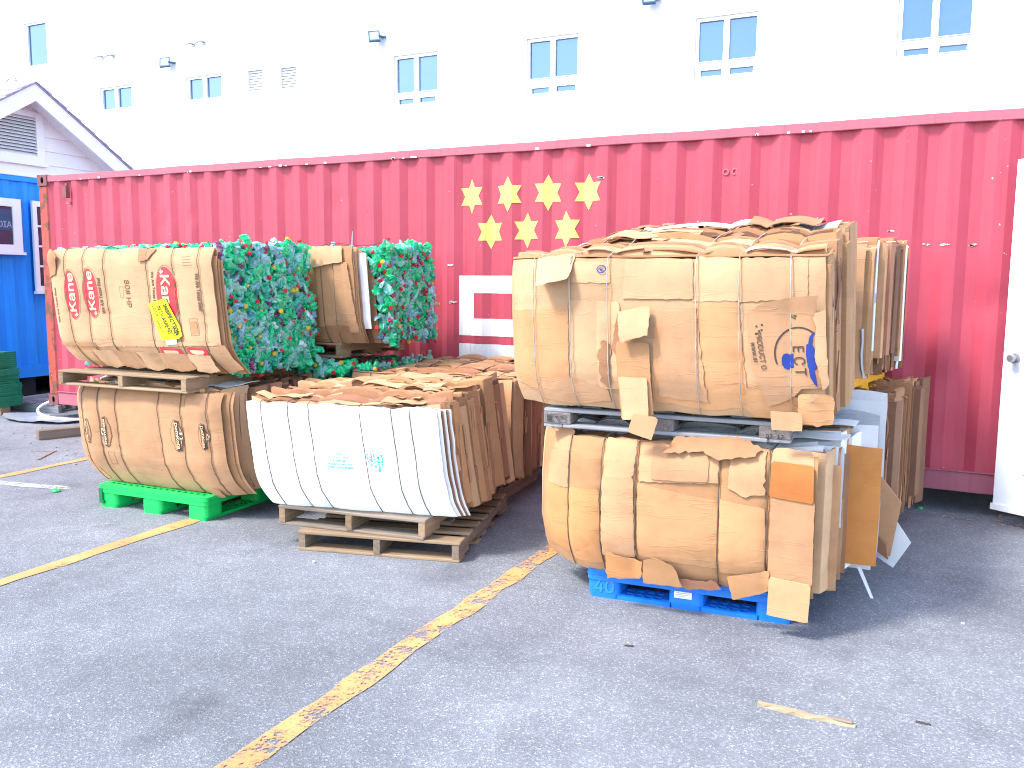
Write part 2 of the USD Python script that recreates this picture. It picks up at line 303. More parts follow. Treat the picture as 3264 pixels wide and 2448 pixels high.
# ------------------------------------------------------------------ ground
asph = material('asphalt', {'g': ('geometry', {}),
    'v': ('voronoi_texture', {'scale': 165.0}), 'rv': ('rgb_ramp', {'ramp': [(0.0, (0.80, 0.80, 0.81)), (0.55, (0.92, 0.92, 0.92)), (0.80, (1.12, 1.12, 1.12)), (0.94, (1.4, 1.4, 1.4)), (1.0, (2.0, 2.0, 2.0))]}), 'sv': ('separate_color', {}),
    'n': ('noise_texture', {'scale': 0.62, 'detail': 6.0, 'roughness': 0.58}), 'rn': ('rgb_ramp', {'ramp': [(0.25, (0.125, 0.134, 0.150)), (0.45, (0.175, 0.187, 0.210)), (0.6, (0.210, 0.224, 0.250)), (0.75, (0.285, 0.302, 0.332))]}),
    'n2': ('noise_texture', {'scale': 5.5, 'detail': 6.0, 'roughness': 0.7}), 'r2': ('rgb_ramp', {'ramp': [(0.28, (0.84, 0.84, 0.84)), (0.5, (1, 1, 1)), (0.75, (1.14, 1.14, 1.14))]}),
    'n4': ('noise_texture', {'scale': 1.7, 'detail': 4.0, 'roughness': 0.5, 'distortion': 0.4}), 'r4': ('rgb_ramp', {'ramp': [(0.60, (1, 1, 1)), (0.72, (0.74, 0.74, 0.75))]}), 'm3': ('mix', {'mix_type': 'multiply', 'fac': 1.0}),
    'm1': ('mix', {'mix_type': 'multiply', 'fac': 1.0}), 'm2': ('mix', {'mix_type': 'multiply', 'fac': 1.0}),
    'b': ('bump', {'strength': 0.5, 'distance': 0.006}), 'p': ('principled_bsdf', {'roughness': 0.8, 'specular_ior_level': 0.35})},
    [('g.position', 'v.vector'), ('v.color', 'sv.color'), ('sv.r', 'rv.fac'), ('g.position', 'n.vector'), ('n.fac', 'rn.fac'), ('g.position', 'n2.vector'), ('n2.fac', 'r2.fac'),
     ('rn.color', 'm1.color1'), ('r2.color', 'm1.color2'), ('m1.color', 'm2.color1'), ('rv.color', 'm2.color2'), ('g.position', 'n4.vector'), ('n4.fac', 'r4.fac'), ('m2.color', 'm3.color1'), ('r4.color', 'm3.color2'), ('m3.color', 'p.base_color'), ('v.distance', 'b.height'), ('b.normal', 'p.normal')])
def sheet(x0, x1, y0, y1, z, n=1):
    xs = np.linspace(x0, x1, n+1); ys = np.linspace(y0, y1, n+1); X, Y = np.meshgrid(xs, ys)
    V = np.stack([X.ravel(), Y.ravel(), 0*X.ravel()+z], 1); i = np.arange((n+1)**2).reshape(n+1, n+1)
    return (V, np.stack([i[:-1, :-1], i[:-1, 1:], i[1:, 1:], i[1:, :-1]], -1).reshape(-1, 4))
obj('ground', sheet(-400, 400, -400, 400, 0.0, 8), asph, kind='structure', label='grey worn asphalt yard with pale aggregate')

def worn_paint(name, col, keep=0.47, soft=0.05):
    return material(name, {'g': ('geometry', {}), 'n': ('noise_texture', {'scale': 7.0, 'detail': 8.0, 'roughness': 0.75}), 'n3': ('noise_texture', {'scale': 60.0, 'detail': 3.0, 'roughness': 0.7}), 'a': ('math', {'math_type': 'multiply_add', 'value2': 0.55}),
        'r': ('rgb_ramp', {'ramp': [(keep-soft, (0, 0, 0)), (keep+soft, (1, 1, 1))]}), 'bw': ('rgb_to_bw', {}), 't': ('transparent_bsdf', {}),
        'n2': ('noise_texture', {'scale': 3.0}), 'r2': ('rgb_ramp', {'ramp': [(0.3, tuple(np.array(col)*0.85)), (0.7, tuple(np.minimum(1, np.array(col)*1.15)))]}), 'p': ('principled_bsdf', {'roughness': 0.75}), 'm': ('mix_closure', {})},
        [('g.position', 'n.vector'), ('g.position', 'n3.vector'), ('n3.fac', 'a.value1'), ('n.fac', 'a.value3'), ('a.value', 'r.fac'), ('r.color', 'bw.color'), ('bw.val', 'm.fac'), ('g.position', 'n2.vector'), ('n2.fac', 'r2.fac'), ('r2.color', 'p.base_color'), ('t.BSDF', 'm.closure1'), ('p.BSDF', 'm.closure2')], surface='m.closure')
LINE_Y = worn_paint('line_yellow', (0.64, 0.29, 0.11), 0.66, 0.05)
LINE_Y2 = worn_paint('line_yellow_worn', (0.64, 0.29, 0.11), 0.745, 0.05)
LINE_W = worn_paint('line_white', (0.55, 0.56, 0.58), 0.80, 0.10)
def strip(x0, y0, x1, y1, w, z, seed):
    n = 60; t = np.linspace(0, 1, n); d = np.array([x1-x0, y1-y0]); L = np.hypot(*d); d /= L; nn = np.array([-d[1], d[0]])
    c = np.array([x0, y0])+np.outer(t*L, d)
    a = c+nn*(w/2+(noise(np.stack([t*L*6, 0*t, 0*t+seed], 1), 3)-.5)[:, None]*0.03); b = c-nn*(w/2+(noise(np.stack([t*L*6, 0*t+9, 0*t+seed], 1), 4)-.5)[:, None]*0.03)
    V = np.column_stack([np.vstack([a, b]), np.full(2*n, z)]); k = np.arange(n-1)
    return (V, np.stack([k+n, k+n+1, k+1, k], 1))
def line(name, m, mat, label): return obj(name, m, mat, kind='structure', label=label)
line('parking_line', strip(7.10, -5.6, 7.15, -0.2, 0.112, 0.004, 1), LINE_Y2, 'worn yellow parking line running to the blue pallet in the foreground')
line('parking_line', strip(4.80, -5.6, 4.76, -0.2, 0.11, 0.004, 2), LINE_Y, 'yellow parking line ending under the green pallet')
line('parking_line', strip(2.445, -5.6, 2.443, -0.4, 0.10, 0.004, 3), LINE_Y, 'yellow parking line farthest left, beyond the green pallet')
line('white_line', strip(2.3, -2.45, 3.30, -2.27, 0.10, 0.004, 4), LINE_W, 'short smeared white paint mark left of the green pallet')

# ------------------------------------------------------------------ red container
CZ0, CZ1 = 0.15, 2.74; PITCH_C = 0.278; CX0, CX1 = 0.0, 12.19
def corrugation(x0, x1, yo=0.006, yi=0.042, phase=0.340):
    """outline points (x, y) of the side sheet; y grows into the container"""
    xs = [(x0, yo)]
    k = math.floor((x0-phase)/PITCH_C)-1
    while True:
        b = phase+k*PITCH_C
        for dx, y in ((0.0, yo), (0.068, yi), (0.138, yi), (0.206, yo)):
            x = b+dx
            if x0 < x < x1: xs.append((x, y))
        if b > x1: break
        k += 1
    xs.append((x1, yo)); return xs
PROF = corrugation(CX0+0.13, CX1-0.13)
def wall_y(x): return float(np.interp(x, [p[0] for p in PROF], [p[1] for p in PROF]))
red = thing('shipping_container', 'long rusty red corrugated shipping container with yellow stars behind the bales', 'container')
def corrugated(prof, z0, z1, nz=24, dents=()):
    zs = np.linspace(z0, z1, nz+1); P = np.array([[(x, y, z) for x, y in prof] for z in zs])
    for (cx, cz, r, d) in dents:
        P[..., 1] += d*np.exp(-(((P[..., 0]-cx)/r)**2+((P[..., 2]-cz)/(r*0.8))**2))
    return P
def refine(prof, step=0.04):
    out = [prof[0]]
    for a, b in zip(prof[:-1], prof[1:]):
        n = max(1, int(math.ceil((b[0]-a[0])/step)))
        for j in range(1, n+1): out.append((a[0]+(b[0]-a[0])*j/n, a[1]+(b[1]-a[1])*j/n))
    return out
DENTS = [(9.1, 0.95, 0.16, 0.03), (8.9, 0.75, 0.10, 0.02), (9.45, 1.45, 0.12, 0.025), (6.43, 2.60, 0.05, 0.02), (1.9, 2.2, 0.07, 0.02), (2.25, 2.18, 0.06, 0.018), (9.3, 0.5, 0.2, 0.015), (4.1, 2.3, 0.10, 0.012)]
Pw = corrugated(refine(PROF), CZ0+0.11, CZ1-0.055, 30, DENTS)
ny, nx = Pw.shape[:2]; ii = np.arange(ny*nx).reshape(ny, nx)
Vw = []; Fw = []
qd = np.stack([ii[:-1, :-1], ii[:-1, 1:], ii[1:, 1:], ii[1:, :-1]], -1).reshape(-1, 4)
obj('side_wall', (Pw.reshape(-1, 3), qd), RED, red, smooth=20)
obj('back_wall', bx(CX0+.1, CX1-.1, 2.39, 2.43, CZ0+.1, CZ1-.05), RED, red)
endp = [(2.30-(p[0]-CX0-.1)*1.0, p[1]) for p in PROF if p[0] < 2.3]
obj('end_wall', bx(0.03, 0.07, 0.1, 2.34, CZ0+.1, CZ1-.05), RED, red)
obj('end_wall', bx(CX1-0.07, CX1-0.03, 0.1, 2.34, CZ0+.1, CZ1-.05), RED, red)
obj('floor', bx(CX0+.1, CX1-.1, 0.06, 2.37, CZ0+.09, CZ0+.13), DARK, red)
# roof with cross corrugations
rx = np.arange(CX0+.12, CX1-.1, 0.03); rz = CZ1-0.012+0.016*np.clip(1.6*np.sin(2*np.pi*rx/0.209), -1, 1)
Rv = np.array([[(x, y, z-(0.018 if e else 0)) for x, z in zip(rx, rz)] for y, e in ((0.035, 1), (0.085, 0), (2.35, 0), (2.40, 1))])
i2 = np.arange(Rv.shape[0]*Rv.shape[1]).reshape(Rv.shape[:2])
obj('roof', (Rv.reshape(-1, 3), np.stack([i2[:-1, :-1], i2[:-1, 1:], i2[1:, 1:], i2[1:, :-1]], -1).reshape(-1, 4)), RED_RAIL, red, smooth=30)
def railmesh(x0, x1, z0, z1, y0=-0.002, y1=0.06, seed=1, a=0.004):
    xs = np.linspace(x0, x1, 80); w = (noise(np.stack([xs*2.3, 0*xs, 0*xs], 1), seed)-.5)*a*2
    P = np.array([[(x, y, z+dw) for x, dw in zip(xs, w)] for y, z in ((y1, z0), (y0+.004, z0), (y0, z0+.004), (y0, z1-.004), (y0+.004, z1), (y1, z1), (y1, z0))])
    i = np.arange(P.shape[0]*P.shape[1]).reshape(P.shape[:2])
    return (P.reshape(-1, 3), np.stack([i[:-1, :-1], i[1:, :-1], i[1:, 1:], i[:-1, 1:]], -1).reshape(-1, 4)[:, ::-1])
obj('top_rail', railmesh(0.17, CX1-.17, CZ1-0.075, CZ1-0.006), RED_RAIL, red)
obj('bottom_rail', railmesh(0.16, CX1-.16, CZ0+0.012, CZ0+0.15, y0=0.0, seed=4), RED_RAIL, red)
obj('bottom_flange', bx(0.16, CX1-.16, -0.012, 0.055, CZ0+0.1525, CZ0+0.158), RED_RAIL, red)
for sx, x in ((1, 0.0), (-1, CX1)):
    for sy, y in ((1, -0.004), (-1, 2.442)):
        xa, xb = sorted((x, x+sx*0.155)); ya, yb = sorted((y, y+sy*0.15))
        obj('corner_post', cbx(xa+.008, xb-.008, ya+.006, yb-.006, CZ0+0.118, CZ1-0.118, .012), RED_POST, red)
        for (za, zb) in ((CZ0, CZ0+0.118), (CZ1-0.118, CZ1+0.004)):
            # casting: a hollow block with an oval hole in its outer long side
            w = xb-xa; face = sbox(xa, za, xb, zb).buffer(-.008).buffer(.008).difference(affinity.translate(ellipse(0.024, 0.036), (xa+xb)/2, (za+zb)/2))
            fm = trimesh.creation.extrude_polygon(face, 0.012, engine='earcut'); v = np.array(fm.vertices)
            yo = ya if sy == 1 else yb-0.012
            fm.vertices = np.stack([v[:, 0], yo+v[:, 2], v[:, 1]], 1); fm.invert()
            back = bx(xa+.004, xb-.004, ya+.03, yb-.004, za+.004, zb-.004) if sy == 1 else bx(xa+.004, xb-.004, ya+.004, yb-.03, za+.004, zb-.004)
            rim = [bx(xa, xa+.012, ya+.0125, yb-.0125, za, zb), bx(xb-.012, xb, ya+.0125, yb-.0125, za, zb), bx(xa+.0125, xb-.0125, ya+.0125, yb-.0125, zb-.012, zb), bx(xa+.0125, xb-.0125, ya+.0125, yb-.0125, za, za+.012)]
            obj('corner_casting', cat(fm, *rim, bx(xa+.02, xb-.02, ya+.05, yb-.02, za+.02, zb-.02)), CASTING, red)
# painted marks on the corrugation: cut along the folds so that every piece lies flat on its fold
def on_corrugation(poly, lift=0.003):
    V, F = [], []
    for (xa, ya), (xb, yb) in zip(PROF[:-1], PROF[1:]):
        g = poly.intersection(sbox(xa, -1, xb, 9))
        for q in getattr(g, 'geoms', [g]):
            if q.is_empty or q.area < 1e-6: continue
            vv, ff = trimesh.creation.triangulate_polygon(q, engine='earcut')
            y = ya+(yb-ya)*(vv[:, 0]-xa)/(xb-xa)-lift
            F.append(ff+sum(len(a) for a in V)); V.append(np.stack([vv[:, 0], y, vv[:, 1]], 1))
    V = np.vstack(V); F = np.vstack(F)
    n = np.cross(V[F[:, 1]]-V[F[:, 0]], V[F[:, 2]]-V[F[:, 0]]); F[n[:, 1] > 0] = F[n[:, 1] > 0][:, ::-1]
    return (V, F)
for cx, cz in ((5.51, 2.315), (5.86, 2.32), (6.22, 2.32), (6.57, 2.315), (5.69, 2.012), (6.03, 2.018), (6.39, 2.02)):
    obj('star', on_corrugation(affinity.translate(affinity.scale(star6(0.147), 0.87, 1), cx, cz)), STAR, red)
obj('painted_frame', on_corrugation(sbox(5.385, 1.12, 6.62, 1.64).difference(sbox(5.54, 1.27, 6.45, 1.49))), EMBLEM, red)
obj('painted_block', on_corrugation(sbox(5.385, 0.45, 6.62, 1.05)), EMBLEM, red)
# small fittings
def on_wall(poly, depth, x, z, y=0.0):
    m = trimesh.creation.extrude_polygon(poly, depth, engine='earcut'); v = np.array(m.vertices)
    m.vertices = np.stack([v[:, 0]+x, y-v[:, 2], v[:, 1]+z], 1); return m
obj('vent_cover', cat(bx(0.455, 0.515, -0.045, 0.005, 2.475, 2.60), bx(0.47, 0.50, -0.02, 0.005, 2.605, 2.635)), CASTING, red)
obj('bracket', cbx(0.462, 0.53, -0.012, 0.01, 2.405, 2.435, .003), RED_RAIL, red)
for hx, hz in ((7.66, 2.42), (7.73, 2.42)):
    obj('plug', on_wall(Polygon(Point(0, 0).buffer(0.025)).difference(Point(0, 0).buffer(0.014)), 0.008, hx, hz, wall_y(hx)), RED_RAIL, red)
rs = np.random.default_rng(5)
CHIPM = plain('paint_chip', (0.62, 0.58, 0.58), 0.7)
chips = []
for cx, cz in [(9.17, 1.86), (9.33, 1.86), (9.05, 1.87), (8.83, 1.96), (5.31, 1.73), (5.31, 1.41), (5.33, 1.41), (6.66, 2.42), (6.7, 2.42)]:
    for j in range(3):
        q = affinity.translate(affinity.scale(star6(0.010+0.010*rs.random()), 1.2, 0.5), cx+rs.normal()*0.012, cz+rs.normal()*0.004)
        chips.append(on_corrugation(q, 0.0045))
for j in range(26):
    x = rs.uniform(0.3, 9.5); q = sbox(x, CZ1-0.075, x+rs.uniform(.01, .04), CZ1-0.075+rs.uniform(.006, .02))
    vv = np.array(q.exterior.coords)[:4]; chips.append((np.stack([vv[:, 0], 0*vv[:, 0]-0.006, vv[:, 1]], 1), np.array([[0, 1, 2], [0, 2, 3]])))
obj('paint_chips', cat(*[trimesh.Trimesh(a, b, process=False) for a, b in chips]), CHIPM, red, kind='stuff')

# white door standing ajar at the right edge
door = thing('door', 'white panelled door with a round grey knob at the right edge', 'door', (9.55, -0.17, 0.115), -32)
face = sbox(0, 0, 0.9, 2.27)
pan = [sbox(0.13, 0.22, 0.41, 0.95), sbox(0.49, 0.22, 0.77, 0.95), sbox(0.13, 1.30, 0.41, 2.1), sbox(0.49, 1.30, 0.77, 2.1)]
def slab(poly, y0, y1):
    m = trimesh.creation.extrude_polygon(poly, y1-y0, engine='earcut'); v = np.array(m.vertices); m.vertices = np.stack([v[:, 0], y1-v[:, 2], v[:, 1]], 1); return m
obj('slab', slab(face.difference(unary_union(pan)), 0.0, 0.042), DOORW, door)
for q in pan:
    a, b, c, d = q.bounds
    obj('panel', cat(bx(a-.001, c+.001, 0.014, 0.036, b-.001, d+.001), cbx(a+.03, c-.03, 0.004, 0.02, b+.03, d-.03, .008)), DOORW, door)
obj('sweep', bx(-0.01, 0.9, -0.012, -0.002, -0.012, 0.03), PLASTIC_W, door)
kn = trimesh.creation.revolve(np.array([(0.0, -0.072), (0.020, -0.070), (0.027, -0.058), (0.026, -0.045), (0.014, -0.036), (0.012, -0.014), (0.031, -0.010), (0.032, 0.0), (0.0, 0.0)])[::-1], sections=24)
kv = np.array(kn.vertices); kn.vertices = np.stack([kv[:, 0]+0.075, kv[:, 2], kv[:, 1]+1.005], 1)
obj('knob', kn, METAL, door, smooth=40)

# ------------------------------------------------------------------ white building
WY = 10.0
wb = thing('building', 'tall plain white building with small windows behind the red container', 'building')
wins = {'A': (-1.75, -0.61, 5.42, 6.56), 'B': (1.47, 2.63, 5.38, 6.57), 'C': (4.95, 6.12, 5.40, 6.56), 'D': (8.44, 9.60, 5.42, 6.58), 'S': (-11.02, -9.82, 6.05, 6.68), 'T': (-7.92, -6.73, 6.05, 6.67), 'U': (-13.88, -12.98, 7.46, 8.66)}
vents = [(-5.92, -5.42, 6.10, 6.66), (-4.93, -4.41, 6.08, 6.63)]
wall_poly = sbox(-26, 0, 17, 14).difference(unary_union([sbox(a, c, b, d) for a, b, c, d in list(wins.values())+vents]))
wm = trimesh.creation.extrude_polygon(wall_poly, 0.3, engine='earcut'); v = np.array(wm.vertices); wm.vertices = np.stack([v[:, 0], WY+0.3-v[:, 2], v[:, 1]], 1)
obj('wall', wm, WALL, wb)
obj('side_wall', bx(-26, -25.7, WY+.301, WY+18, 0, 14), WALL, wb); obj('side_wall', bx(16.7, 17, WY+.301, WY+18, 0, 14), WALL, wb)
obj('back_wall', bx(-26, 17, WY+18.001, WY+18.3, 0, 14), WALL, wb); obj('roof', bx(-26.2, 17.2, WY-.2, WY+18.5, 14.001, 14.2), WALL, wb)
def frame_of(rects, outer, y0, y1):
    a, b, c, d = outer; p = sbox(a, c, b, d).difference(unary_union([sbox(*r) for r in rects])); return slab(p, y0, y1)
for k, (a, b, c, d) in wins.items():
    mid = (a+b)/2; panes = []
    if k in 'ABCD':
        panes = [(a+.075, d-.80, mid-.055, d-.075), (mid+.055, d-.80, b-.04, d-.075), (a+.12, c+.09, mid-.075, c+.20), (mid+.085, c+.09, b-.08, c+.20)]
    elif k in 'ST': panes = [(a+.10, c+.07, mid-.045, d-.06), (mid+.075, c+.07, b-.035, d-.06)]
    else: panes = [(a+.11, c+.06, b-.03, d-.06)]
    fr = obj('window', frame_of(panes, (a+.004, b-.004, c+.004, d-.004), WY+.03, WY+.10), TRIM, wb)
    for (pa, pc, pb, pd) in panes:
        obj('pane', bx(pa+.001, pb-.001, WY+.062, WY+.072, pc+.001, pd-.001), GLASS, fr)
        lip = sbox(pa-.012, pc-.012, pb+.012, pd+.012).difference(sbox(pa, pc, pb, pd))
        obj('sash', slab(lip, WY+.012, WY+.0295), TRIM, fr)
    obj('lining', bx(a, b, WY+.20, WY+.22, c, d), DARK, fr)
for a, b, c, d in vents:
    ve = obj('louvre_vent', frame_of([(a+.03, c+.03, b-.03, d-.03)], (a, b, c, d), WY-.015, WY+.05), TRIM, wb)
    obj('backing', bx(a+.02, b-.02, WY+.09, WY+.10, c+.02, d-.02), DARK, ve)
    n = 8; st = (d-c-.06)/n
    for j in range(n):
        s_ = bx(a+.031, b-.031, -0.004, 0.004, -st*0.36, st*0.36); s_.apply_transform(trimesh.transformations.rotation_matrix(math.radians(12), [1, 0, 0])); s_.apply_translation((0, WY+.035, c+.03+(j+.5)*st))
        obj('slat', s_, TRIM, ve)
# floodlights, spouts and a cable end on that wall
def flood(x, z, label, spin=-8):
    t = thing('floodlight', label, 'floodlight', (x, WY, z), 0, None)
    R = trimesh.transformations.rotation_matrix(math.radians(spin), [0, 1, 0])@trimesh.transformations.rotation_matrix(math.radians(30), [0, 0, 1])@trimesh.transformations.rotation_matrix(math.radians(-25), [1, 0, 0])
    def pt(m):
        m.apply_transform(R); m.apply_translation((0, -0.17, 0)); return m
    obj('housing', pt(cat(bx(-.125, .125, 0.0, .05, -.135, .135))), LAMP_BODY, t)
    obj('front_frame', pt(slab(sbox(-.13, -.14, .13, .14).difference(sbox(-.10, -.11, .10, .11)), -0.014, -0.001)), LAMP_BODY, t)
    obj('lens', pt(bx(-.10, .10, -0.010, -0.0012, -.11, .11)), LAMP_FACE, t)
    obj('led_plate', pt(bx(-.045, .045, -0.014, -0.0102, -.05, .05)), PLASTIC_W, t)
    obj('bracket', cat(bx(.10, .20, -.06, 0.0, -.02, .015), bx(.10, .13, -.16, -.0601, -.02, .015)), LAMP_BODY, t)
flood(-8.44, 7.06, 'small floodlight on the white wall above the left pair of low windows')
flood(-2.14, 6.99, 'small floodlight on the white wall left of the tallest-standing window row')
flood(4.07, 7.0, 'small floodlight on the white wall at the top edge of the photo')
sp0 = None
for x, z, lab in ((-10.90, 7.44, 'left spout of the left pair of wall spouts'), (-10.51, 7.43, 'right spout of the left pair of wall spouts'), (-7.70, 7.42, 'left spout of the right pair of wall spouts'), (-7.35, 7.43, 'right spout of the right pair of wall spouts')):
    if sp0 is None:
        t = thing('wall_spout', 'small grey '+lab+' high on the white wall', 'spout', (x, WY, z), 0, 'small spouts on the white wall'); sp0 = t
        obj('pipe', tube([(0.06, -0.0, .03), (0.06, -.06, .03), (0.03, -.12, 0.02), (-.02, -.16, -.01), (-.06, -.18, -.05)], .022, 8), METAL, t)
        obj('flange', bx(0.0, .12, -.012, 0.0, -.03, .09), METAL, t)
    else: dup(sp0, 'wall_spout', 'small grey '+lab+' high on the white wall', (x, WY, z), 0, 'small spouts on the white wall', 'spout')
t = thing('wall_bracket', 'thin wavy grey bracket on the white wall above the gable', 'bracket', (-14.4, WY, 7.19))
obj('rod', tube([(-.30, -.05, -.03), (-.15, -.06, .04), (0, -.06, .03), (.15, -.06, -.02), (.30, -.05, 0.0)], .018, 6), METAL, t)
obj('plate', bx(-.02, .06, -.045, 0, 0.0, .06), METAL, t)

# ------------------------------------------------------------------ blue container cabin with gabled roof (its end wall faces +x)
cab = thing('cabin', 'blue container cabin with a white louvred gable at the left edge', 'cabin', (-1.5, 0.93, 0.0))
# local: X = outward (+x world), y = along the end wall
BZ0, BZ1 = 0.305, 2.90; HW = 1.36
prof = []
k = -6
while k*0.25 < HW:
    b = k*0.25+0.02
    for dy, dx in ((0.0, 0.0), (0.05, -.03), (0.125, -.03), (0.175, 0.0)):
        if -HW+.1 < b+dy < HW-.1: prof.append((b+dy, dx))
    k += 1
prof = [(-HW+.1, 0.0)]+prof+[(HW-.1, 0.0)]
W1 = sbox(-2.0, 1.92, -0.115, 2.60); W2 = sbox(0.04, 1.44, 0.66, 2.60)
Pz = np.array([[(dx-.01, y, z) for y, dx in prof] for z in np.linspace(BZ0+.15, BZ1-.06, 8)])
i3 = np.arange(Pz.shape[0]*Pz.shape[1]).reshape(Pz.shape[:2])
obj('end_wall', (Pz.reshape(-1, 3), np.stack([i3[:-1, :-1], i3[:-1, 1:], i3[1:, 1:], i3[1:, :-1]], -1).reshape(-1, 4)), BLUE, cab)
obj('top_rail', bx(-.05, .012, -HW, HW, BZ1-.065, BZ1), BLUE, cab); obj('bottom_rail', bx(-.05, .012, -HW, HW, BZ0, BZ0+.16), BLUE, cab)
for y in (-HW, HW-.1): obj('corner_post', bx(-.11, .013, y, y+.1, BZ0+.161, BZ1-.066), BLUE, cab)
obj('side_wall', bx(-6, -.111, -HW, -HW+.04, BZ0, BZ1), BLUE, cab); obj('side_wall', bx(-6, -.111, HW-.04, HW, BZ0, BZ1), BLUE, cab)
obj('floor', bx(-6, -.06, -HW+.05, HW-.05, BZ0, BZ0+.1), DARK, cab)
for y in (-HW+.1, 0, HW-.3): obj('support_block', bx(-5.5, -.3, y, y+.2, 0, BZ0-.001), DARK, cab)
def slabx(poly, x0, x1):
    m = trimesh.creation.extrude_polygon(poly, x1-x0, engine='earcut'); v = np.array(m.vertices); m.vertices = np.stack([x0+v[:, 2], v[:, 0], v[:, 1]], 1); return m
def winx(outer, panes, lips, dark=GLASS_D):
    a, c, b, d = outer
    w = obj('window', slabx(sbox(a, c, b, d).difference(unary_union([sbox(*p) for p in panes])), 0.014, 0.05), TRIM, cab)
    for p in panes: obj('pane', bx(0.022, 0.030, p[0], p[2], p[1], p[3]), dark, w)
    return w
w1 = winx((-1.05, 1.93, -0.118, 2.60), [(-.98, 2.02, -.235, 2.50)], 0)
obj('sill', bx(0.014, 0.075, -1.07, -.095, 1.895, 1.929), TRIM, w1)
obj('blind', bx(0.0305, 0.033, -.97, -.245, 2.20, 2.46), plain('blind_blue', (0.03, 0.06, 0.14), 0.5), w1)
tm = text2d('DIA', 0.075, True); v = np.array(tm.vertices); tm.vertices = np.stack([0.0335+v[:, 2], v[:, 0]-.335, v[:, 1]+2.275], 1)
obj('lettering', tm, plain('lettering_grey', (0.25, 0.30, 0.38), 0.5), w1)
w2 = winx((0.04, 1.43, 0.86, 2.60), [(y0, z0, y1, z1) for y0, y1 in ((.10, .42), (.46, .80)) for z0, z1 in ((2.29, 2.53), (2.03, 2.265), (1.77, 2.005), (1.50, 1.745))], 0)
obj('sill', bx(0.014, 0.075, 0.02, .88, 1.395, 1.429), TRIM, w2)
# gable: siding boards, louvre, fascia, shingled roof
AP = 4.02; SL = 0.636
def gz(y): return AP-SL*abs(y)-.02
zb = 2.92
boards = [(2.915, 3.09)]+[(3.09+.18*j, 3.27+.18*j) for j in range(6)]
VT = (-0.75, 3.085, 0.30, 3.745)
gab = obj('gable', slabx(Polygon([(-1.62, zb), (1.62, zb), (0, AP-.06)]), -.12, -.05), TRIM, cab)
for a, b in boards:
    ya = min(1.62, (AP-.05-a)/SL); yb2 = max(0.0, (AP-.05-b)/SL)
    poly = Polygon([(-ya, a), (ya, a), (yb2, b), (-yb2, b)]).difference(sbox(*VT)) if yb2 > 0.01 else Polygon([(-ya, a), (ya, a), (0, AP-.05)]).difference(sbox(*VT))
    for q in getattr(poly, 'geoms', [poly]):
        m = slabx(q, 0, 0.012); vv = np.array(m.vertices); vv[:, 0] += np.where(vv[:, 0] > .006, 0.018*(1-(vv[:, 2]-a)/(b-a)), 0)-.045; m.vertices = vv
        obj('siding_board', m, TRIM, gab)
lv = obj('louvre_vent', slabx(sbox(*VT).difference(sbox(VT[0]+.11, VT[1]+.10, VT[2]-.11, VT[3]-.07)), -.049, 0.0), TRIM, cab)
obj('backing', bx(-.0495, -.045, VT[0]+.1, VT[2]-.1, VT[1]+.09, VT[3]-.06), DARK, lv)
obj('sill', bx(-.049, .03, VT[0]-.02, VT[2]+.02, VT[1]-.03, VT[1]-.001), TRIM, lv)
n = 12; st = (VT[3]-VT[1]-.17)/n
for j in range(n):
    s_ = bx(-.028, .028, VT[0]+.111, VT[2]-.111, -.0035, .0035); s_.apply_transform(trimesh.transformations.rotation_matrix(math.radians(38), [0, 1, 0])); s_.apply_translation((-.018, 0, VT[1]+.10+(j+.5)*st))
    obj('slat', s_, TRIM, lv)
obj('base_trim', bx(-.05, .02, -1.5, 1.5, 2.902, 2.93), TRIM, cab)
for s in (-1, 1):
    p = Polygon([(0, 3.83), (s*1.85, 3.83-SL*1.85), (s*1.85, 4.04-SL*1.85), (0, 4.04)])
    obj('fascia', slabx(p, 0.25, 0.285), TRIM, cab)
    obj('soffit', slabx(Polygon([(0, 3.90), (s*1.85, 3.90-SL*1.85), (s*1.85, 3.92-SL*1.85), (0, 3.92)]), -.049, .249), TRIM, cab)
    rf = obj('roof', slabx(Polygon([(0, 4.042), (s*1.86, 4.042-SL*1.86), (s*1.86, 4.056-SL*1.86), (0, 4.056)]), -6, .30), SHINGLE, cab)
    L = math.hypot(1.86, SL*1.86); nrow = 9
    for j in range(nrow):
        t0, t1 = j/nrow, (j+1)/nrow; y0, y1 = s*1.88*t0, s*1.88*t1; z0, z1 = 4.060-SL*1.88*t0, 4.060-SL*1.88*t1
        q = Polygon([(y0, z0), (y1, z1), (y1, z1+.026), (y0, z0+.006)])
        obj('shingle_course', slabx(q, -2.0, .315), SHINGLE, rf)

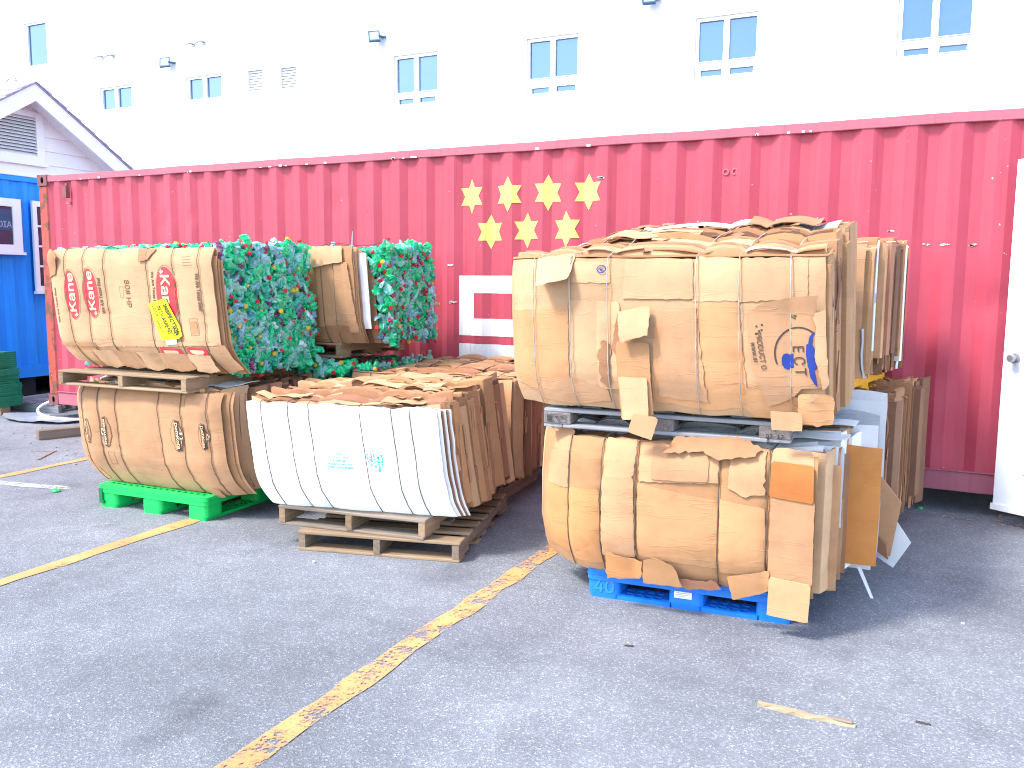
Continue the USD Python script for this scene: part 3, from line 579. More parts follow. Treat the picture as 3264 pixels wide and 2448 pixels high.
# ------------------------------------------------------------------ bales
class Bale:
    def __init__(s, name, label, O, yaw, z0, W, D, H, wires, puff=.03, bot=(.10, .22), top=(.03, .12), left=(.10, .22), right=(.0, .1), shear=0, rise=0, flare=0, skew=0, lam=.38, group=None, cat_='bale'):
        s.W, s.D, s.H = W, D, H; s.wires = sorted(wires); s.puff = puff; s.bot, s.top, s.left, s.right = bot, top, left, right
        s.shear, s.rise, s.flare, s.skew, s.lam = shear, rise, flare, skew, lam
        s.t = thing(name, label, cat_, (O[0], O[1], z0), yaw, group)
        s.O, s.yaw, s.z0 = O, yaw, z0
        s.seed = abs(hash(label)) % 1000 if False else sum(map(ord, label)) % 997
    def P(s, u):
        w = [-.25]+s.wires+[s.W+.25]; out = np.zeros_like(u)
        for a, b in zip(w[:-1], w[1:]):
            t = np.clip((u-a)/(b-a), 0, 1); m = (u >= a) & (u < b); out = np.where(m, np.sqrt(np.clip(np.sin(math.pi*t), 0, 1))*min(1.0, (b-a)/.3+.25), out)
        return out
    def front(s, u, z):
        zz = np.clip(z/s.H, 0, 1); f = -s.puff*s.P(u)*(.45+.55*np.sin(math.pi*np.clip(zz, .0, 1)))
        e = lambda k, r, x: k*np.clip((r-x)/r, 0, 1.15)**2
        f = f+e(*s.bot, z)+e(*s.top, s.H-z)+e(*s.left, u)+e(*s.right, s.W-u)
        # strapped board wrinkles where the wires bite
        du = np.min([np.abs(u-w) for w in s.wires], axis=0)
        f = f+.011*np.exp(-du/.05)*(noise(np.stack([u*2.5, z*30, 0*u+s.seed], -1), 8)-.5)
        return f+.012*(noise(np.stack([u*5, z*5, 0*u+s.seed], -1), 5)-.5)
    def disp(s, u, v, z):
        u, v, z = np.broadcast_arrays(np.asarray(u, float), np.asarray(v, float), np.asarray(z, float))
        vv = np.clip(v, 0, None); f = s.front(u, z)*np.exp(-vv/s.lam); q = np.clip(z/s.H, 0, 1.2); w = np.clip(u/s.W, 0, 1.2); d = np.clip(v/s.D, 0, 1)
        zt = z+s.rise*d*q*np.clip((u+.12)/.55, .3, 1)-.022*(1-s.P(u))*q**6*(vv > .0)*np.clip(vv/.1, 0, 1)
        # the whole bale narrows towards its lower left edge
        uu = u+s.shear*(1-z/s.H)+s.flare*d*w+s.skew*v
        return np.stack([uu, v+f, zt], -1)
    def grid(s, us, zs, v, th, fold_t=None, fold_r=None, wob=.006, seed=0, ej=.006):
        U, Z = np.meshgrid(us, zs); n0 = noise(np.stack([U*4.3, Z*4.3, 0*U+seed*1.7], -1), seed)-.5
        dv = wob*2*n0
        u, z = U.copy(), Z.copy()
        z = z+.016*(noise(np.stack([U*7.5, 0*U+seed*.7, 0*U], -1), seed+21)-.5)*np.clip(Z/s.H, 0, 1)**6
        je = lambda k: (noise(np.stack([U*11, Z*11, 0*U+seed+k*5.1], -1), seed+k)-.5)*2*ej
        z[-1] += je(1)[-1]; z[0] += je(2)[0]; u[:, 0] += je(3)[:, 0]; u[:, -1] += je(4)[:, -1]
        if fold_t:
            zf, sgn, up = fold_t; e = np.clip(z-zf, 0, None)*(.45+1.1*noise(np.stack([U*6.5, 0*U, 0*U+seed+.5], -1), seed+9)); z = np.where(z > zf, zf+e*up+.3*e*e, z); dv = dv+sgn*e*.95
        if fold_r:
            uf, sgn = fold_r; e = np.clip(u-uf, 0, None); u = np.where(u > uf, uf+e*.18, u); dv = dv+sgn*e*.96
        return grid_plate(s.disp(u, v+dv, z), th)
    def skin(s, mat, th=.006, name='front_sheet', za=0.0, zb=None, ua=0.0, ub=None, v=0.0, step=.022, label=None, wob=0.0):
        zb = s.H if zb is None else zb; ub = s.W if ub is None else ub
        us = np.linspace(ua, ub, max(2, int((ub-ua)/step))); us = np.unique(np.concatenate([us, [w for w in s.wires if ua < w < ub]])); zs = np.linspace(za, zb, max(2, int((zb-za)/.0125)))
        return obj(name, s.grid(us, zs, v, th, wob=wob, seed=3), mat, s.t, smooth=True, label=label)
    def layers(s, pal, pitch=.024, th=.008, v0=.018, fold=.45, foldr=.25, segs=(1, 2, 2, 3), rag=.02, ragu=.018, flen=(.02, .065), seed=1, zlow=(.0, .05), frlen=(.05, .14), v1=None, down=True):
        rng = np.random.default_rng(seed); v = v0; k = 0; v1 = s.D if v1 is None else v1
        while v < v1:
            ns = rng.choice(segs) if v > v0+.05 else 1; cuts = np.sort(rng.uniform(.18, .82, ns-1))*s.W; ed = [0, *cuts, s.W]
            for i in range(ns):
                a = ed[i]+(rng.normal()*ragu if i == 0 else .004); b = ed[i+1]+(rng.normal()*ragu if i == ns-1 else -.004)
                if b-a < .06: continue
                zt = s.H-.012+rng.normal()*rag; zbm = rng.uniform(*zlow)
                t = th*rng.uniform(.6, 1.5)
                us = np.linspace(a, b, max(3, int((b-a)/.075)+1)); us = np.unique(np.round(np.concatenate([us, [w for w in s.wires if a+.01 < w < b-.01]]), 4))
                zs = [zbm, zbm+.06, s.H*.35, s.H*.65, zt-.06, zt]; ft = fr = None
                if rng.random() < fold:
                    L = rng.uniform(*flen); zs += [zt+.006, zt+L*.5, zt+L]; ft = (zt, rng.choice([-1, 1, 1]), rng.uniform(.04, .16))
                if i == ns-1 and rng.random() < foldr:
                    L = rng.uniform(*frlen); us = np.concatenate([us, [b+.006, b+L*.5, b+L]]); fr = (b, 1)
                obj('cardboard_sheet', s.grid(us, np.array(zs), v+rng.uniform(-.3, .3)*pitch, t, ft, fr, wob=.007, seed=int(rng.integers(9999)), ej=.007), pal(v/s.D, rng), s.t, smooth=True)
            v += pitch*rng.uniform(.75, 1.25); k += 1
    def sheet(s, v, ua, ub, za, zb, mat, th=.005, wob=.004, name='cardboard_sheet', seed=0):
        us = np.linspace(ua, ub, max(3, int((ub-ua)/.05))); zs = np.linspace(za, zb, max(3, int((zb-za)/.05)))
        return obj(name, s.grid(us, zs, v, th, wob=wob, seed=seed, ej=.004), mat, s.t, smooth=True)
    def patch(s, pts, off=.006, th=.004, mat=None, curl=None, torn=.004, seed=1, step=.02, name='cardboard_flap', label=None, crumple=0.0, flat=0.0):
        poly = ragged(pts, seed, torn) if torn else Polygon(pts)
        def fn(p, d):
            u, z = p[:, 0], p[:, 1]; c = 0 if curl is None else curl(u, z)
            if flat: c = c+flat*s.bot[0]*np.clip((s.bot[1]-z)/s.bot[1], 0, 1.15)**2
            if crumple: c = c+crumple*(fbm(np.stack([u*9, z*9, 0*u+seed], 1), 3, seed)-.35)
            return s.disp(u, -(off+c)+d, z)
        return obj(name, fill_plate(poly, step, fn, th), mat or K_MID, s.t, smooth=True, label=label)
    def mark(s, poly, cu, cz, off, mat, ang=0, name='print', step=.02, th=.0012):
        poly = affinity.translate(affinity.rotate(poly, ang, origin=(0, 0)), cu, cz)
        for q in getattr(poly, 'geoms', [poly]):
            obj(name, fill_plate(q, step, lambda p, d: s.disp(p[:, 0], -off+d, p[:, 1]), th), mat, s.t, smooth=True)
    def text(s, txt, h, cu, cz, ang, off, mat, bold=False, sx=1.0, name='lettering'):
        m = text2d(txt, h, bold, sx, .0012).subdivide_to_size(max(.012, h*.5)); v = np.array(m.vertices); a = math.radians(ang)
        u = cu+v[:, 0]*math.cos(a)-v[:, 1]*math.sin(a); z = cz+v[:, 0]*math.sin(a)+v[:, 1]*math.cos(a)
        m.vertices = s.disp(u, -(off+v[:, 2]), z); return obj(name, m, mat, s.t)
    def scraps(s, n, seed, mats, size=(.03, .12)):
        rng = np.random.default_rng(seed)
        for k in range(n):
            w, d = rng.uniform(*size), rng.uniform(.02, .05); u0, v0 = rng.uniform(.02, s.W-.1), rng.uniform(.02, s.D-.1); a = rng.normal()*.35; tl, tw = rng.normal()*.12, rng.normal()*.12
            X, Y = np.meshgrid(np.linspace(-w/2, w/2, 5), np.linspace(-d/2, d/2, 4)); U = u0+X*math.cos(a)-Y*math.sin(a); V_ = v0+X*math.sin(a)+Y*math.cos(a)
            obj('cardboard_scrap', grid_plate(s.disp(U, np.clip(V_, 0, None), s.H+.012+abs(tl)*.03+Y*tl+X*tw*.5+.02*(noise(np.stack([U*14, V_*14, 0*U+k], -1), k)-.5)), .004), mats[rng.integers(len(mats))], s.t, smooth=True)
    def side_scraps(s, n, seed, mats, lens=(.08, .45), v0=.1):
        rng = np.random.default_rng(seed)
        for k in range(n):
            L, w = rng.uniform(*lens), rng.uniform(.012, .055); v, z = rng.uniform(v0, s.D-.05), rng.uniform(.05, s.H-.02-L*.5); tl = rng.normal()*.06; o = rng.uniform(.004, .03)
            V_, Z = np.meshgrid(np.linspace(-w/2, w/2, 3), np.linspace(-L/2, L/2, 6)); zz_ = np.clip(z+Z, 0, s.H+.02)
            U = s.W+o+.03*tl+tl*Z*.4+.02*(noise(np.stack([V_*20, Z*9, 0*V_+k], -1), k)-.5)+rng.uniform(0, .25)*(V_+w/2)
            obj('cardboard_strip', grid_plate(s.disp(U, v+V_+tl*Z, zz_), .004), mats[rng.integers(len(mats))], s.t, smooth=True)
    def bind(s, off=.011, r=.0028, mat=WIRE, topz=.014, us=None, slant=0.0):
        for j, w in enumerate(us or s.wires):
            zs = np.linspace(.0, s.H, 40); a = s.disp(w+slant*(zs/s.H-.5)*(1 if j % 2 else -1), -off, zs)
            vs = np.linspace(.0, s.D, 34); zt = s.H+topz+.008*np.sin(vs*9+j); b = s.disp(w+.01*np.sin(vs*5+j), vs+.02, zt)
            c = s.disp(0*zs+w, s.D+.01, zs[::-1])
            obj('baling_wire', tube(np.vstack([a, b, c]), r, 5), mat, s.t, smooth=True)

# ---- bottles
def bottle_mesh(rng):
    L = rng.uniform(.085, .165); r = rng.uniform(.021, .029)
    prof = np.array([(0, .5), (.02, .95), (.08, 1.02), (.12, .93), (.20, 1.03), (.27, .9), (.35, 1.02), (.43, .92), (.52, 1.04), (.62, .93), (.72, .84), (.83, .52), (.91, .38), (.93, .48), (.96, .36), (1.0, .36)])
    n = 9; a = np.arange(n)*2*math.pi/n; V = []
    fl = rng.uniform(.28, .9); bend = rng.uniform(-.6, .6); cr = rng.uniform(.12, .34); tw = rng.uniform(-1.2, 1.2); sq = rng.uniform(0, 1)
    for t, q in prof:
        body = .05 < t < .8
        rr = q*r*(1+cr*rng.normal(size=n)*(1 if body else .08)); b = a+tw*t
        y = rr*np.sin(b)*(fl if body else .5+.5*fl)+bend*L*(t-.5)**2+(rng.normal()*.003 if body else 0)
        x = rr*np.cos(b)*(1.2 if body and fl < .5 else 1)+(rng.normal()*.003 if body else 0)
        V.append(np.stack([np.full(n, (t-.5)*L)+(rng.normal(size=n)*.0035 if body else 0), x, y], 1))
    V = np.vstack(V); F = []
    for i in range(len(prof)-1):
        for k in range(n):
            p, q = i*n+k, i*n+(k+1) % n; F += [(p, q+n, q), (p, p+n, q+n)]
    V = np.vstack([V, [[-.5*L+.012, 0, bend*L*.25]], [[.5*L, 0, bend*L*.25]]]); c0 = len(V)-2
    for k in range(n): F += [(c0, k, (k+1) % n), (c0+1, (len(prof)-1)*n+(k+1) % n, (len(prof)-1)*n+k)]
    return np.array(V), np.array(F), L, bend
def cap_mesh(L, bend):
    m = trimesh.creation.cylinder(.0155, .018, sections=10); m.apply_transform(trimesh.transformations.rotation_matrix(math.pi/2, [0, 1, 0])); m.apply_translation((.5*L+.006, 0, bend*L*.25)); return m
def rand_rot(rng, normal=None, flat=.8):
    q = rng.normal(size=3)
    if normal is not None and rng.random() < flat: n = np.array(normal, float); q = q-n*(q@n)*.9
    q /= np.linalg.norm(q); b = rng.normal(size=3); b -= q*(b@q); b /= np.linalg.norm(b); return np.stack([q, b, np.cross(q, b)], 1)
def bottles(B, spots, parts_most, seed, inward=.02):
    """spots: list of (u, v, z, normal); the first parts_most become parts, the rest one mass per tone"""
    rng = np.random.default_rng(seed); rest = {}; nb = 0
    for (u, v, z, nrm) in spots:
        V, F, L, bend = bottle_mesh(rng); R = rand_rot(rng, nrm); mat = pick(PETS, rng)
        nn = np.array(nrm, float); c = B.disp(u, v, z)-nn*((V@R.T@nn).max()-rng.uniform(-.02, .006)); X = V@R.T+c
        capm = None
        if rng.random() < .42: cm = cap_mesh(L, bend); capm = (np.array(cm.vertices)@R.T+c, np.array(cm.faces), pick(CAPS, rng))
        if nb < parts_most:
            p = obj('bottle', trimesh.Trimesh(X, F, process=False), mat, B.t, smooth=50); nb += 1
            if capm: obj('cap', trimesh.Trimesh(capm[0], capm[1], process=False), capm[2], p)
        else:
            rest.setdefault(mat.GetPath(), (mat, []))[1].append(trimesh.Trimesh(X, F, process=False))
            if capm: rest.setdefault(capm[2].GetPath(), (capm[2], []))[1].append(trimesh.Trimesh(capm[0], capm[1], process=False))
    for mat, ms in rest.values(): obj('bottle_mass', cat(*ms), mat, B.t, smooth=False, kind='stuff')
def face_spots(rng, na, nb_, fn):
    out = []
    for i in range(na):
        for j in range(nb_):
            a, b = (i+.5+rng.uniform(-.45, .45))/na, (j+.5+rng.uniform(-.45, .45))/nb_; out.append(fn(a, b))
    rng.shuffle(out) if False else None
    return out
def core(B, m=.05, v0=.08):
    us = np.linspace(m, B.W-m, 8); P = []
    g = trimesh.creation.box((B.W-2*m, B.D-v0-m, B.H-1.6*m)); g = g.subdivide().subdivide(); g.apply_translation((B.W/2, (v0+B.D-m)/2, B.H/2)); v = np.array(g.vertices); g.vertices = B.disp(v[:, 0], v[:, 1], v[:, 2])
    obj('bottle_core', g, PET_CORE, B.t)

# palettes
def P_kraft(f, r): return [K_MID, K_TAN, K_LIGHT, K_BROWN, K_DARK, K_REDDISH, K_WHITE][r.choice(7, p=[.27, .25, .12, .20, .08, .05, .03])]
def P_side(f, r): return [K_MID, K_TAN, K_LIGHT, K_BROWN, K_REDDISH, K_DARK][r.choice(6, p=[.24, .20, .20, .24, .07, .05])]
def P_warm(f, r): return [K_MID, K_TAN, K_LIGHT, K_BROWN, K_ORANGE][r.choice(5, p=[.30, .28, .22, .15, .05])]
def P_brown(f, r): return [K_BROWN, K_DARK, K_REDDISH, K_MID][r.choice(4, p=[.4, .3, .2, .1])]
def P_white(f, r): return [K_WHITE, K_GREY, K_TAN, K_BROWN][r.choice(4, p=[.55, .2, .15, .1])]

# ================= upper right bale (large, lantern print)
b8 = Bale('cardboard_bale', 'large tan cardboard bale with blue teapot print, top of the right front stack', (7.163, -2.795), 2.6, .975, 1.50, 1.12, .715, [.165, .36, .545, .955, 1.145, 1.36], puff=.022, bot=(.11, .22), top=(.03, .10), left=(.16, .30), right=(.02, .1), shear=.03, rise=.235, flare=.05, group=None)
b8.skin(K_LIGHT)
b8.layers(lambda f, r: P_warm(f, r) if f < .12 else P_side(f, r), pitch=.0165, th=.0065, seed=81, fold=.18, rag=.022, foldr=.3, frlen=(.03, .09))
b8.side_scraps(36, 84, [K_BROWN, K_MID, K_TAN, K_DARK, K_REDDISH])
b8.scraps(44, 82, [K_BROWN, K_REDDISH, K_TAN, K_LIGHT, K_WHITE, K_DARK])
FL = lambda pts, **k: b8.patch(pts, **k)
FL([(.02, .45), (.02, .63), (.06, .70), (.17, .70), (.17, .46)], off=.004, mat=K_LIGHT, seed=2)
FL([(.03, .10), (.0, .46), (.16, .47), (.345, .49), (.345, .12), (.18, .06)], off=.007, mat=K_MID, seed=3)
FL([(.36, .10), (.35, .52), (.50, .515), (.52, .09)], off=.005, mat=K_LIGHT, seed=4)
FL([(.15, .03), (.17, .12), (.35, .15), (.53, .10), (.53, .04), (.36, .01)], off=.012, mat=K_TAN, seed=5)
FL([(.18, .715), (.38, .74), (.37, .62), (.22, .58)], off=.010, mat=K_LIGHT, seed=6, curl=lambda u, z: .10*np.clip((.72-z)/.14, 0, 1)**1.5)
FL([(.36, .60), (.36, .70), (.55, .70), (.56, .60)], off=.006, mat=K_LIGHT, seed=7)
FL([(.62, .53), (.63, .71), (.94, .71), (.94, .53)], off=.010, mat=K_LIGHT, seed=8, torn=.003)
FL([(.94, .52), (.95, .72), (1.14, .71), (1.14, .525)], off=.006, mat=K_LIGHT, seed=9)
FL([(1.14, .52), (1.15, .715), (1.43, .715), (1.43, .54)], off=.008, mat=K_LIGHT, seed=10)
FL([(.49, .10), (.49, .52), (.60, .51), (.60, .10)], off=.010, mat=K_LIGHT, seed=11)
FL([(.50, .13), (.51, .34), (.555, .33), (.545, .12)], off=.017, mat=K_BROWN, seed=12, torn=.016)
FL([(.74, .05), (.77, .42), (.96, .50), (1.14, .52), (1.18, .05), (1.0, .02)], off=.008, mat=K_MID, seed=13)
FL([(.78, .08), (.80, .44), (.955, .49), (1.0, .06)], off=.014, mat=K_TAN, seed=14, torn=.008)
FL([(.60, -.03), (.585, .33), (.745, .33), (.755, .0), (.735, -.02)], off=.026, mat=K_MID, seed=15, th=.006, torn=.002, flat=.9)
FL([(.61, -.035), (.60, .17), (.735, .17), (.735, -.028)], off=.036, mat=K_LIGHT, seed=16, torn=.002, flat=.95)
FL([(.60, .47), (.75, .50), (.755, .37), (.62, .33)], off=.032, mat=K_LIGHT, seed=17, curl=lambda u, z: .045*np.clip((.48-z)/.12, 0, 1), torn=.004)
FL([(.56, .30), (.595, .47), (.63, .44), (.60, .25)], off=.022, mat=K_BROWN, seed=18)
FL([(.67, .0), (.785, -.01), (.755, -.115), (.64, -.085)], off=.05, mat=K_TAN, seed=19, torn=.002, flat=1.0)
FL([(1.28, .05), (1.41, .05), (1.41, -.03), (1.28, -.03)], off=.035, mat=K_TAN, seed=20, torn=.002, flat=1.0)
FL([(1.14, .05), (1.15, .14), (1.30, .16), (1.40, .10), (1.38, .0), (1.2, .0)], off=.012, mat=K_MID, seed=21)
ECT_OFF = .024
FL([(1.175, .47), (1.24, .515), (1.36, .545), (1.475, .555), (1.46, .47), (1.465, .30), (1.49, .16), (1.40, .15), (1.36, .10), (1.26, .055), (1.20, .25)], off=ECT_OFF, th=.005, mat=K_TAN, seed=22, curl=lambda u, z: .02*np.clip((z-.48)/.07, 0, 1))
FL([(1.46, .48), (1.50, .50), (1.515, .17), (1.49, .15), (1.462, .30)], off=.036, mat=K_LIGHT, seed=23)
FL([(1.39, .0), (1.39, .13), (1.535, .13), (1.535, .0), (1.46, -.01)], off=.016, mat=K_MID, seed=24, flat=.9)
FL([(1.38, .055), (1.46, .13), (1.475, .125), (1.395, .048)], off=.05, mat=K_LIGHT, seed=25, torn=0, name='torn_strip')
# print on that sheet
mo = ECT_OFF+.002
arc = LineString([(1.395+.098*math.cos(math.radians(a))*1.0, .305+.112*math.sin(math.radians(a))) for a in range(52, 205, 4)]).buffer(.0035)
b8.mark(arc, 0, 0, mo, PRINT_DARK, name='print_ring')
pot = Polygon([(1.425, .345), (1.437, .352), (1.447, .352), (1.458, .33), (1.466, .28), (1.468, .245), (1.458, .235), (1.44, .233), (1.432, .25), (1.424, .30)])
horn1 = Polygon([(1.432, .345), (1.437, .375), (1.448, .395), (1.456, .402), (1.453, .385), (1.450, .352)]); horn2 = Polygon([(1.436, .236), (1.442, .205), (1.456, .18), (1.470, .165), (1.466, .20), (1.458, .24)])
b8.mark(unary_union([pot, horn1, horn2]), 0, 0, mo, PRINT_BLUE, name='print_teapot')
lid = Polygon([(1.325, .285), (1.332, .30), (1.345, .305), (1.357, .30), (1.372, .305), (1.374, .245), (1.35, .235), (1.336, .24), (1.325, .258)])
b8.mark(lid, 0, 0, mo, PRINT_BLUE, name='print_lid')
b8.text('E', .046, 1.392, .325, -86, mo+.001, PRINT_DARK, sx=.85); b8.text('C', .046, 1.397, .275, -86, mo+.001, PRINT_DARK, sx=.85); b8.text('T', .046, 1.403, .228, -86, mo+.001, PRINT_DARK, sx=.9)
b8.text('PRODUCT O', .022, 1.240, .312, -81, mo, PRINT_DARK, sx=.92); b8.text('www.er', .020, 1.212, .305, -81, mo, PRINT_DARK, sx=.9)
for cu, cz in ((1.220, .418), (1.243, .425), (1.242, .403), (1.232, .398), (1.218, .386)): b8.mark(Point(0, 0).buffer(.0045), cu, cz, mo, PRINT_DARK, step=.004, name='print_dot')
b8.text('4', .026, 1.372, .462, 90, mo, PRINT_DARK)
b8.mark(ellipse(.022, .019).difference(ellipse(.018, .015)), .515, .665, .013, PRINT_BLUE, step=.006, name='print_ring'); b8.mark(Polygon([(-.014, .004), (-.006, .0), (-.004, -.009), (.004, -.009), (.006, .0), (.014, .004), (0, .002)]), .515, .665, .013, PRINT_BLUE, step=.006, name='print_teapot')
# loose sheets on its top
for (u0, v0, w, d, h, mat, sd) in ((.50, .80, .55, .10, .03, K_WHITE, 1), (.95, .86, .40, .10, .035, K_WHITE, 2), (.10, .12, .35, .10, .015, K_MID, 3), (1.15, .10, .22, .07, .03, K_WHITE, 4), (1.05, .75, .35, .22, .05, K_BROWN, 5), (.35, .5, .5, .15, .03, K_TAN, 6), (.4, .1, .28, .09, .035, K_LIGHT, 8), (.75, .25, .4, .12, .03, K_LIGHT, 9), (1.28, .72, .2, .26, .012, K_GREY, 7)):
    U, V_ = np.meshgrid(np.linspace(u0, u0+w, 12), np.linspace(v0, v0+d, 6)); Zz = b8.H+h*.8+.016*(noise(np.stack([U*6, V_*6, 0*U+sd], -1), sd)-.5)
    obj('loose_sheet', grid_plate(b8.disp(U, V_, Zz), .004), mat, b8.t, smooth=True)
b8.bind(off=.028, mat=WIRE_L, r=.003, topz=.02)

# ================= lower right bale
b10 = Bale('cardboard_bale', 'bulging orange-brown cardboard bale on the blue plastic pallet', (7.343, -2.784), 3.3, .14, 1.33, 1.20, .685, [.175, .355, .525, .91, 1.125], puff=.030, bot=(.15, .26), top=(.05, .12), left=(.22, .36), right=(.0, .1), shear=.0, rise=.08, flare=.18, lam=.4)
b10.skin(K_MID)
b10.layers(lambda f, r: P_warm(f, r) if f < .12 else (P_white(f, r) if f < .55 or f > .7 else P_kraft(f, r)), pitch=.024, seed=101, fold=.5, foldr=.25, ragu=.03)
FL = lambda pts, **k: b10.patch(pts, **k)
FL([(.03, .10), (.02, .43), (.17, .435), (.18, .09)], off=.006, mat=K_AMBER, seed=31, torn=.002)
FL([(.03, .43), (.05, .60), (.17, .61), (.17, .43)], off=.010, mat=K_TAN, seed=32, torn=.003)
FL([(.18, .05), (.18, .44), (.345, .45), (.36, .06)], off=.008, mat=K_AMBER, seed=33, torn=.002)
FL([(.06, .58), (.07, .72), (.18, .71), (.18, .60)], off=.005, mat=K_TAN, seed=34)
FL([(.365, .52), (.37, .70), (.52, .69), (.515, .53)], off=.008, mat=K_TAN, seed=35)
FL([(.36, .12), (.36, .52), (.51, .53), (.53, .13)], off=.012, mat=K_TAN, seed=36, torn=.003)
FL([(.54, .51), (.54, .69), (.905, .68), (.905, .535)], off=.010, mat=K_TAN, seed=37, torn=.004)
FL([(.60, .53), (.60, .68), (.86, .66), (.86, .535)], off=.016, mat=K_TAN, seed=38, torn=.003)
FL([(.54, .14), (.53, .50), (.91, .45), (.92, .12)], off=.006, mat=K_MID, seed=39, torn=.002)
FL([(.955, .52), (.955, .67), (1.11, .69), (1.11, .50), (1.02, .49)], off=.012, mat=K_TAN, seed=40, torn=.006)
FL([(.92, .10), (.915, .46), (1.115, .44), (1.13, .12)], off=.008, mat=K_MID, seed=41, torn=.002)
FL([(.39, .01), (.385, .16), (.45, .14), (.565, .125), (.56, .03)], off=.022, mat=K_AMBER, seed=42, torn=.006, flat=.7)
FL([(.57, .01), (.57, .13), (.64, .155), (.72, .12), (.76, .02)], off=.024, mat=K_MID, seed=43, flat=.6, curl=lambda u, z: .02*np.clip((.1-z)/.1, 0, 1))
FL([(.55, -.005), (.6, .04), (.90, .05), (.93, .01), (.8, -.01)], off=.014, mat=K_REDDISH, seed=44, torn=.01, flat=.4)
FL([(.965, .11), (1.15, .16), (1.145, .06), (.99, -.005)], off=.030, mat=K_MID, seed=45, torn=.004, flat=.8)
FL([(1.14, .12), (1.14, .50), (1.325, .50), (1.33, .11)], off=.020, mat=K_TAN, seed=46, torn=.002, flat=.9)
FL([(1.135, .50), (1.135, .655), (1.315, .65), (1.32, .49)], off=.026, mat=K_ORANGE, seed=47, torn=.001)
FL([(1.145, -.040), (1.148, .135), (1.325, .125), (1.32, -.052)], off=.034, mat=K_TAN, seed=48, torn=.001, th=.012, flat=1.0)
FL([(1.13, .64), (1.14, .71), (1.30, .70), (1.32, .62)], off=.008, mat=K_LIGHT, seed=49)
FL([(.65, .66), (.70, .73), (1.0, .74), (1.10, .70), (1.04, .665), (.95, .66), (.9, .64), (.85, .67)], off=.02, mat=K_BROWN, seed=50, torn=.008, curl=lambda u, z: .03*np.clip((.72-z)/.06, 0, 1))
b10.side_scraps(22, 105, [K_WHITE, K_TAN, K_BROWN, K_WHITE, K_GREY], v0=.2)
b10.sheet(.16, 1.30, 1.40, .02, .62, K_TAN, seed=1); b10.sheet(.20, 1.2, 1.375, .36, .685, K_WHITE, seed=2); b10.sheet(.25, 1.2, 1.365, -.02, .40, K_MID, seed=3)
b10.sheet(.30, 1.2, 1.385, .30, .66, K_WHITE, seed=4); b10.sheet(.33, 1.2, 1.37, .01, .36, K_WHITE, seed=5); b10.sheet(.42, 1.2, 1.375, .0, .40, K_TAN, seed=6); b10.sheet(.47, 1.2, 1.385, .02, .60, K_BROWN, seed=7)
b10.sheet(.53, 1.2, 1.51, .06, .63, K_ORANGE_L, seed=8, th=.012); b10.sheet(.66, 1.2, 1.47, .0, .70, K_WHITE, seed=9); b10.sheet(.76, 1.2, 1.46, .05, .74, K_GREY, seed=10); b10.sheet(.86, 1.2, 1.47, .0, .78, K_WHITE, seed=11)
b10.sheet(1.0, 1.2, 1.46, .05, .80, K_WHITE, seed=12)
for (u0, v0, w, d, h, mat, sd) in ((1.05, .25, .35, .10, .03, K_WHITE, 1), (1.1, .45, .3, .12, .04, K_WHITE, 2), (1.0, .62, .35, .14, .04, K_GREY, 3), (1.1, .8, .3, .14, .045, K_WHITE, 4), (1.15, .98, .25, .14, .05, K_WHITE, 5), (.5, .25, .5, .12, .02, K_WHITE, 6)):
    U, V_ = np.meshgrid(np.linspace(u0, u0+w, 12), np.linspace(v0, v0+d, 6)); Zz = b10.H+h+.03*(noise(np.stack([U*6, V_*6, 0*U+sd], -1), sd)-.5)
    obj('loose_sheet', grid_plate(b10.disp(U, V_, Zz), .004), mat, b10.t, smooth=True)
def hang(B, c, mat, th=.006, name='hanging_flap', n=6, sag=.0):
    """a loose quad given by four local corners"""
    c = np.array(c, float); s_, t_ = np.meshgrid(np.linspace(0, 1, n), np.linspace(0, 1, n)); P = ((1-s_)*(1-t_))[..., None]*c[0]+(s_*(1-t_))[..., None]*c[1]+(s_*t_)[..., None]*c[2]+((1-s_)*t_)[..., None]*c[3]
    P[..., 1] += sag*np.sin(s_*3.1)*np.sin(t_*3.1); return obj(name, grid_plate(P, th), mat, B.t, smooth=True)
hang(b10, [(1.54, .98, .10), (1.68, .96, .0), (1.72, .95, .30), (1.56, .97, .50)], K_TAN, .01); hang(b10, [(1.52, 1.01, .04), (1.70, 1.0, -.07), (1.78, .99, .08), (1.56, 1.0, .40)], K_WHITE)
hang(b10, [(1.53, .965, .09), (1.67, .945, -.01), (1.66, .94, .07), (1.54, .96, .18)], K_BROWN, .02); hang(b10, [(1.50, 1.03, .30), (1.60, 1.02, .06), (1.63, 1.02, .10), (1.53, 1.03, .75)], K_WHITE)
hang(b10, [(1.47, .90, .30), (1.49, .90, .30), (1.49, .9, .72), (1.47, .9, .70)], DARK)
hang(b10, [(1.515, .6, .035), (1.535, .6, .035), (1.60, .56, -.105), (1.585, .56, -.105)], PLASTIC_W, .003, 'plastic_strip')
b10.bind(off=.017, mat=WIRE)

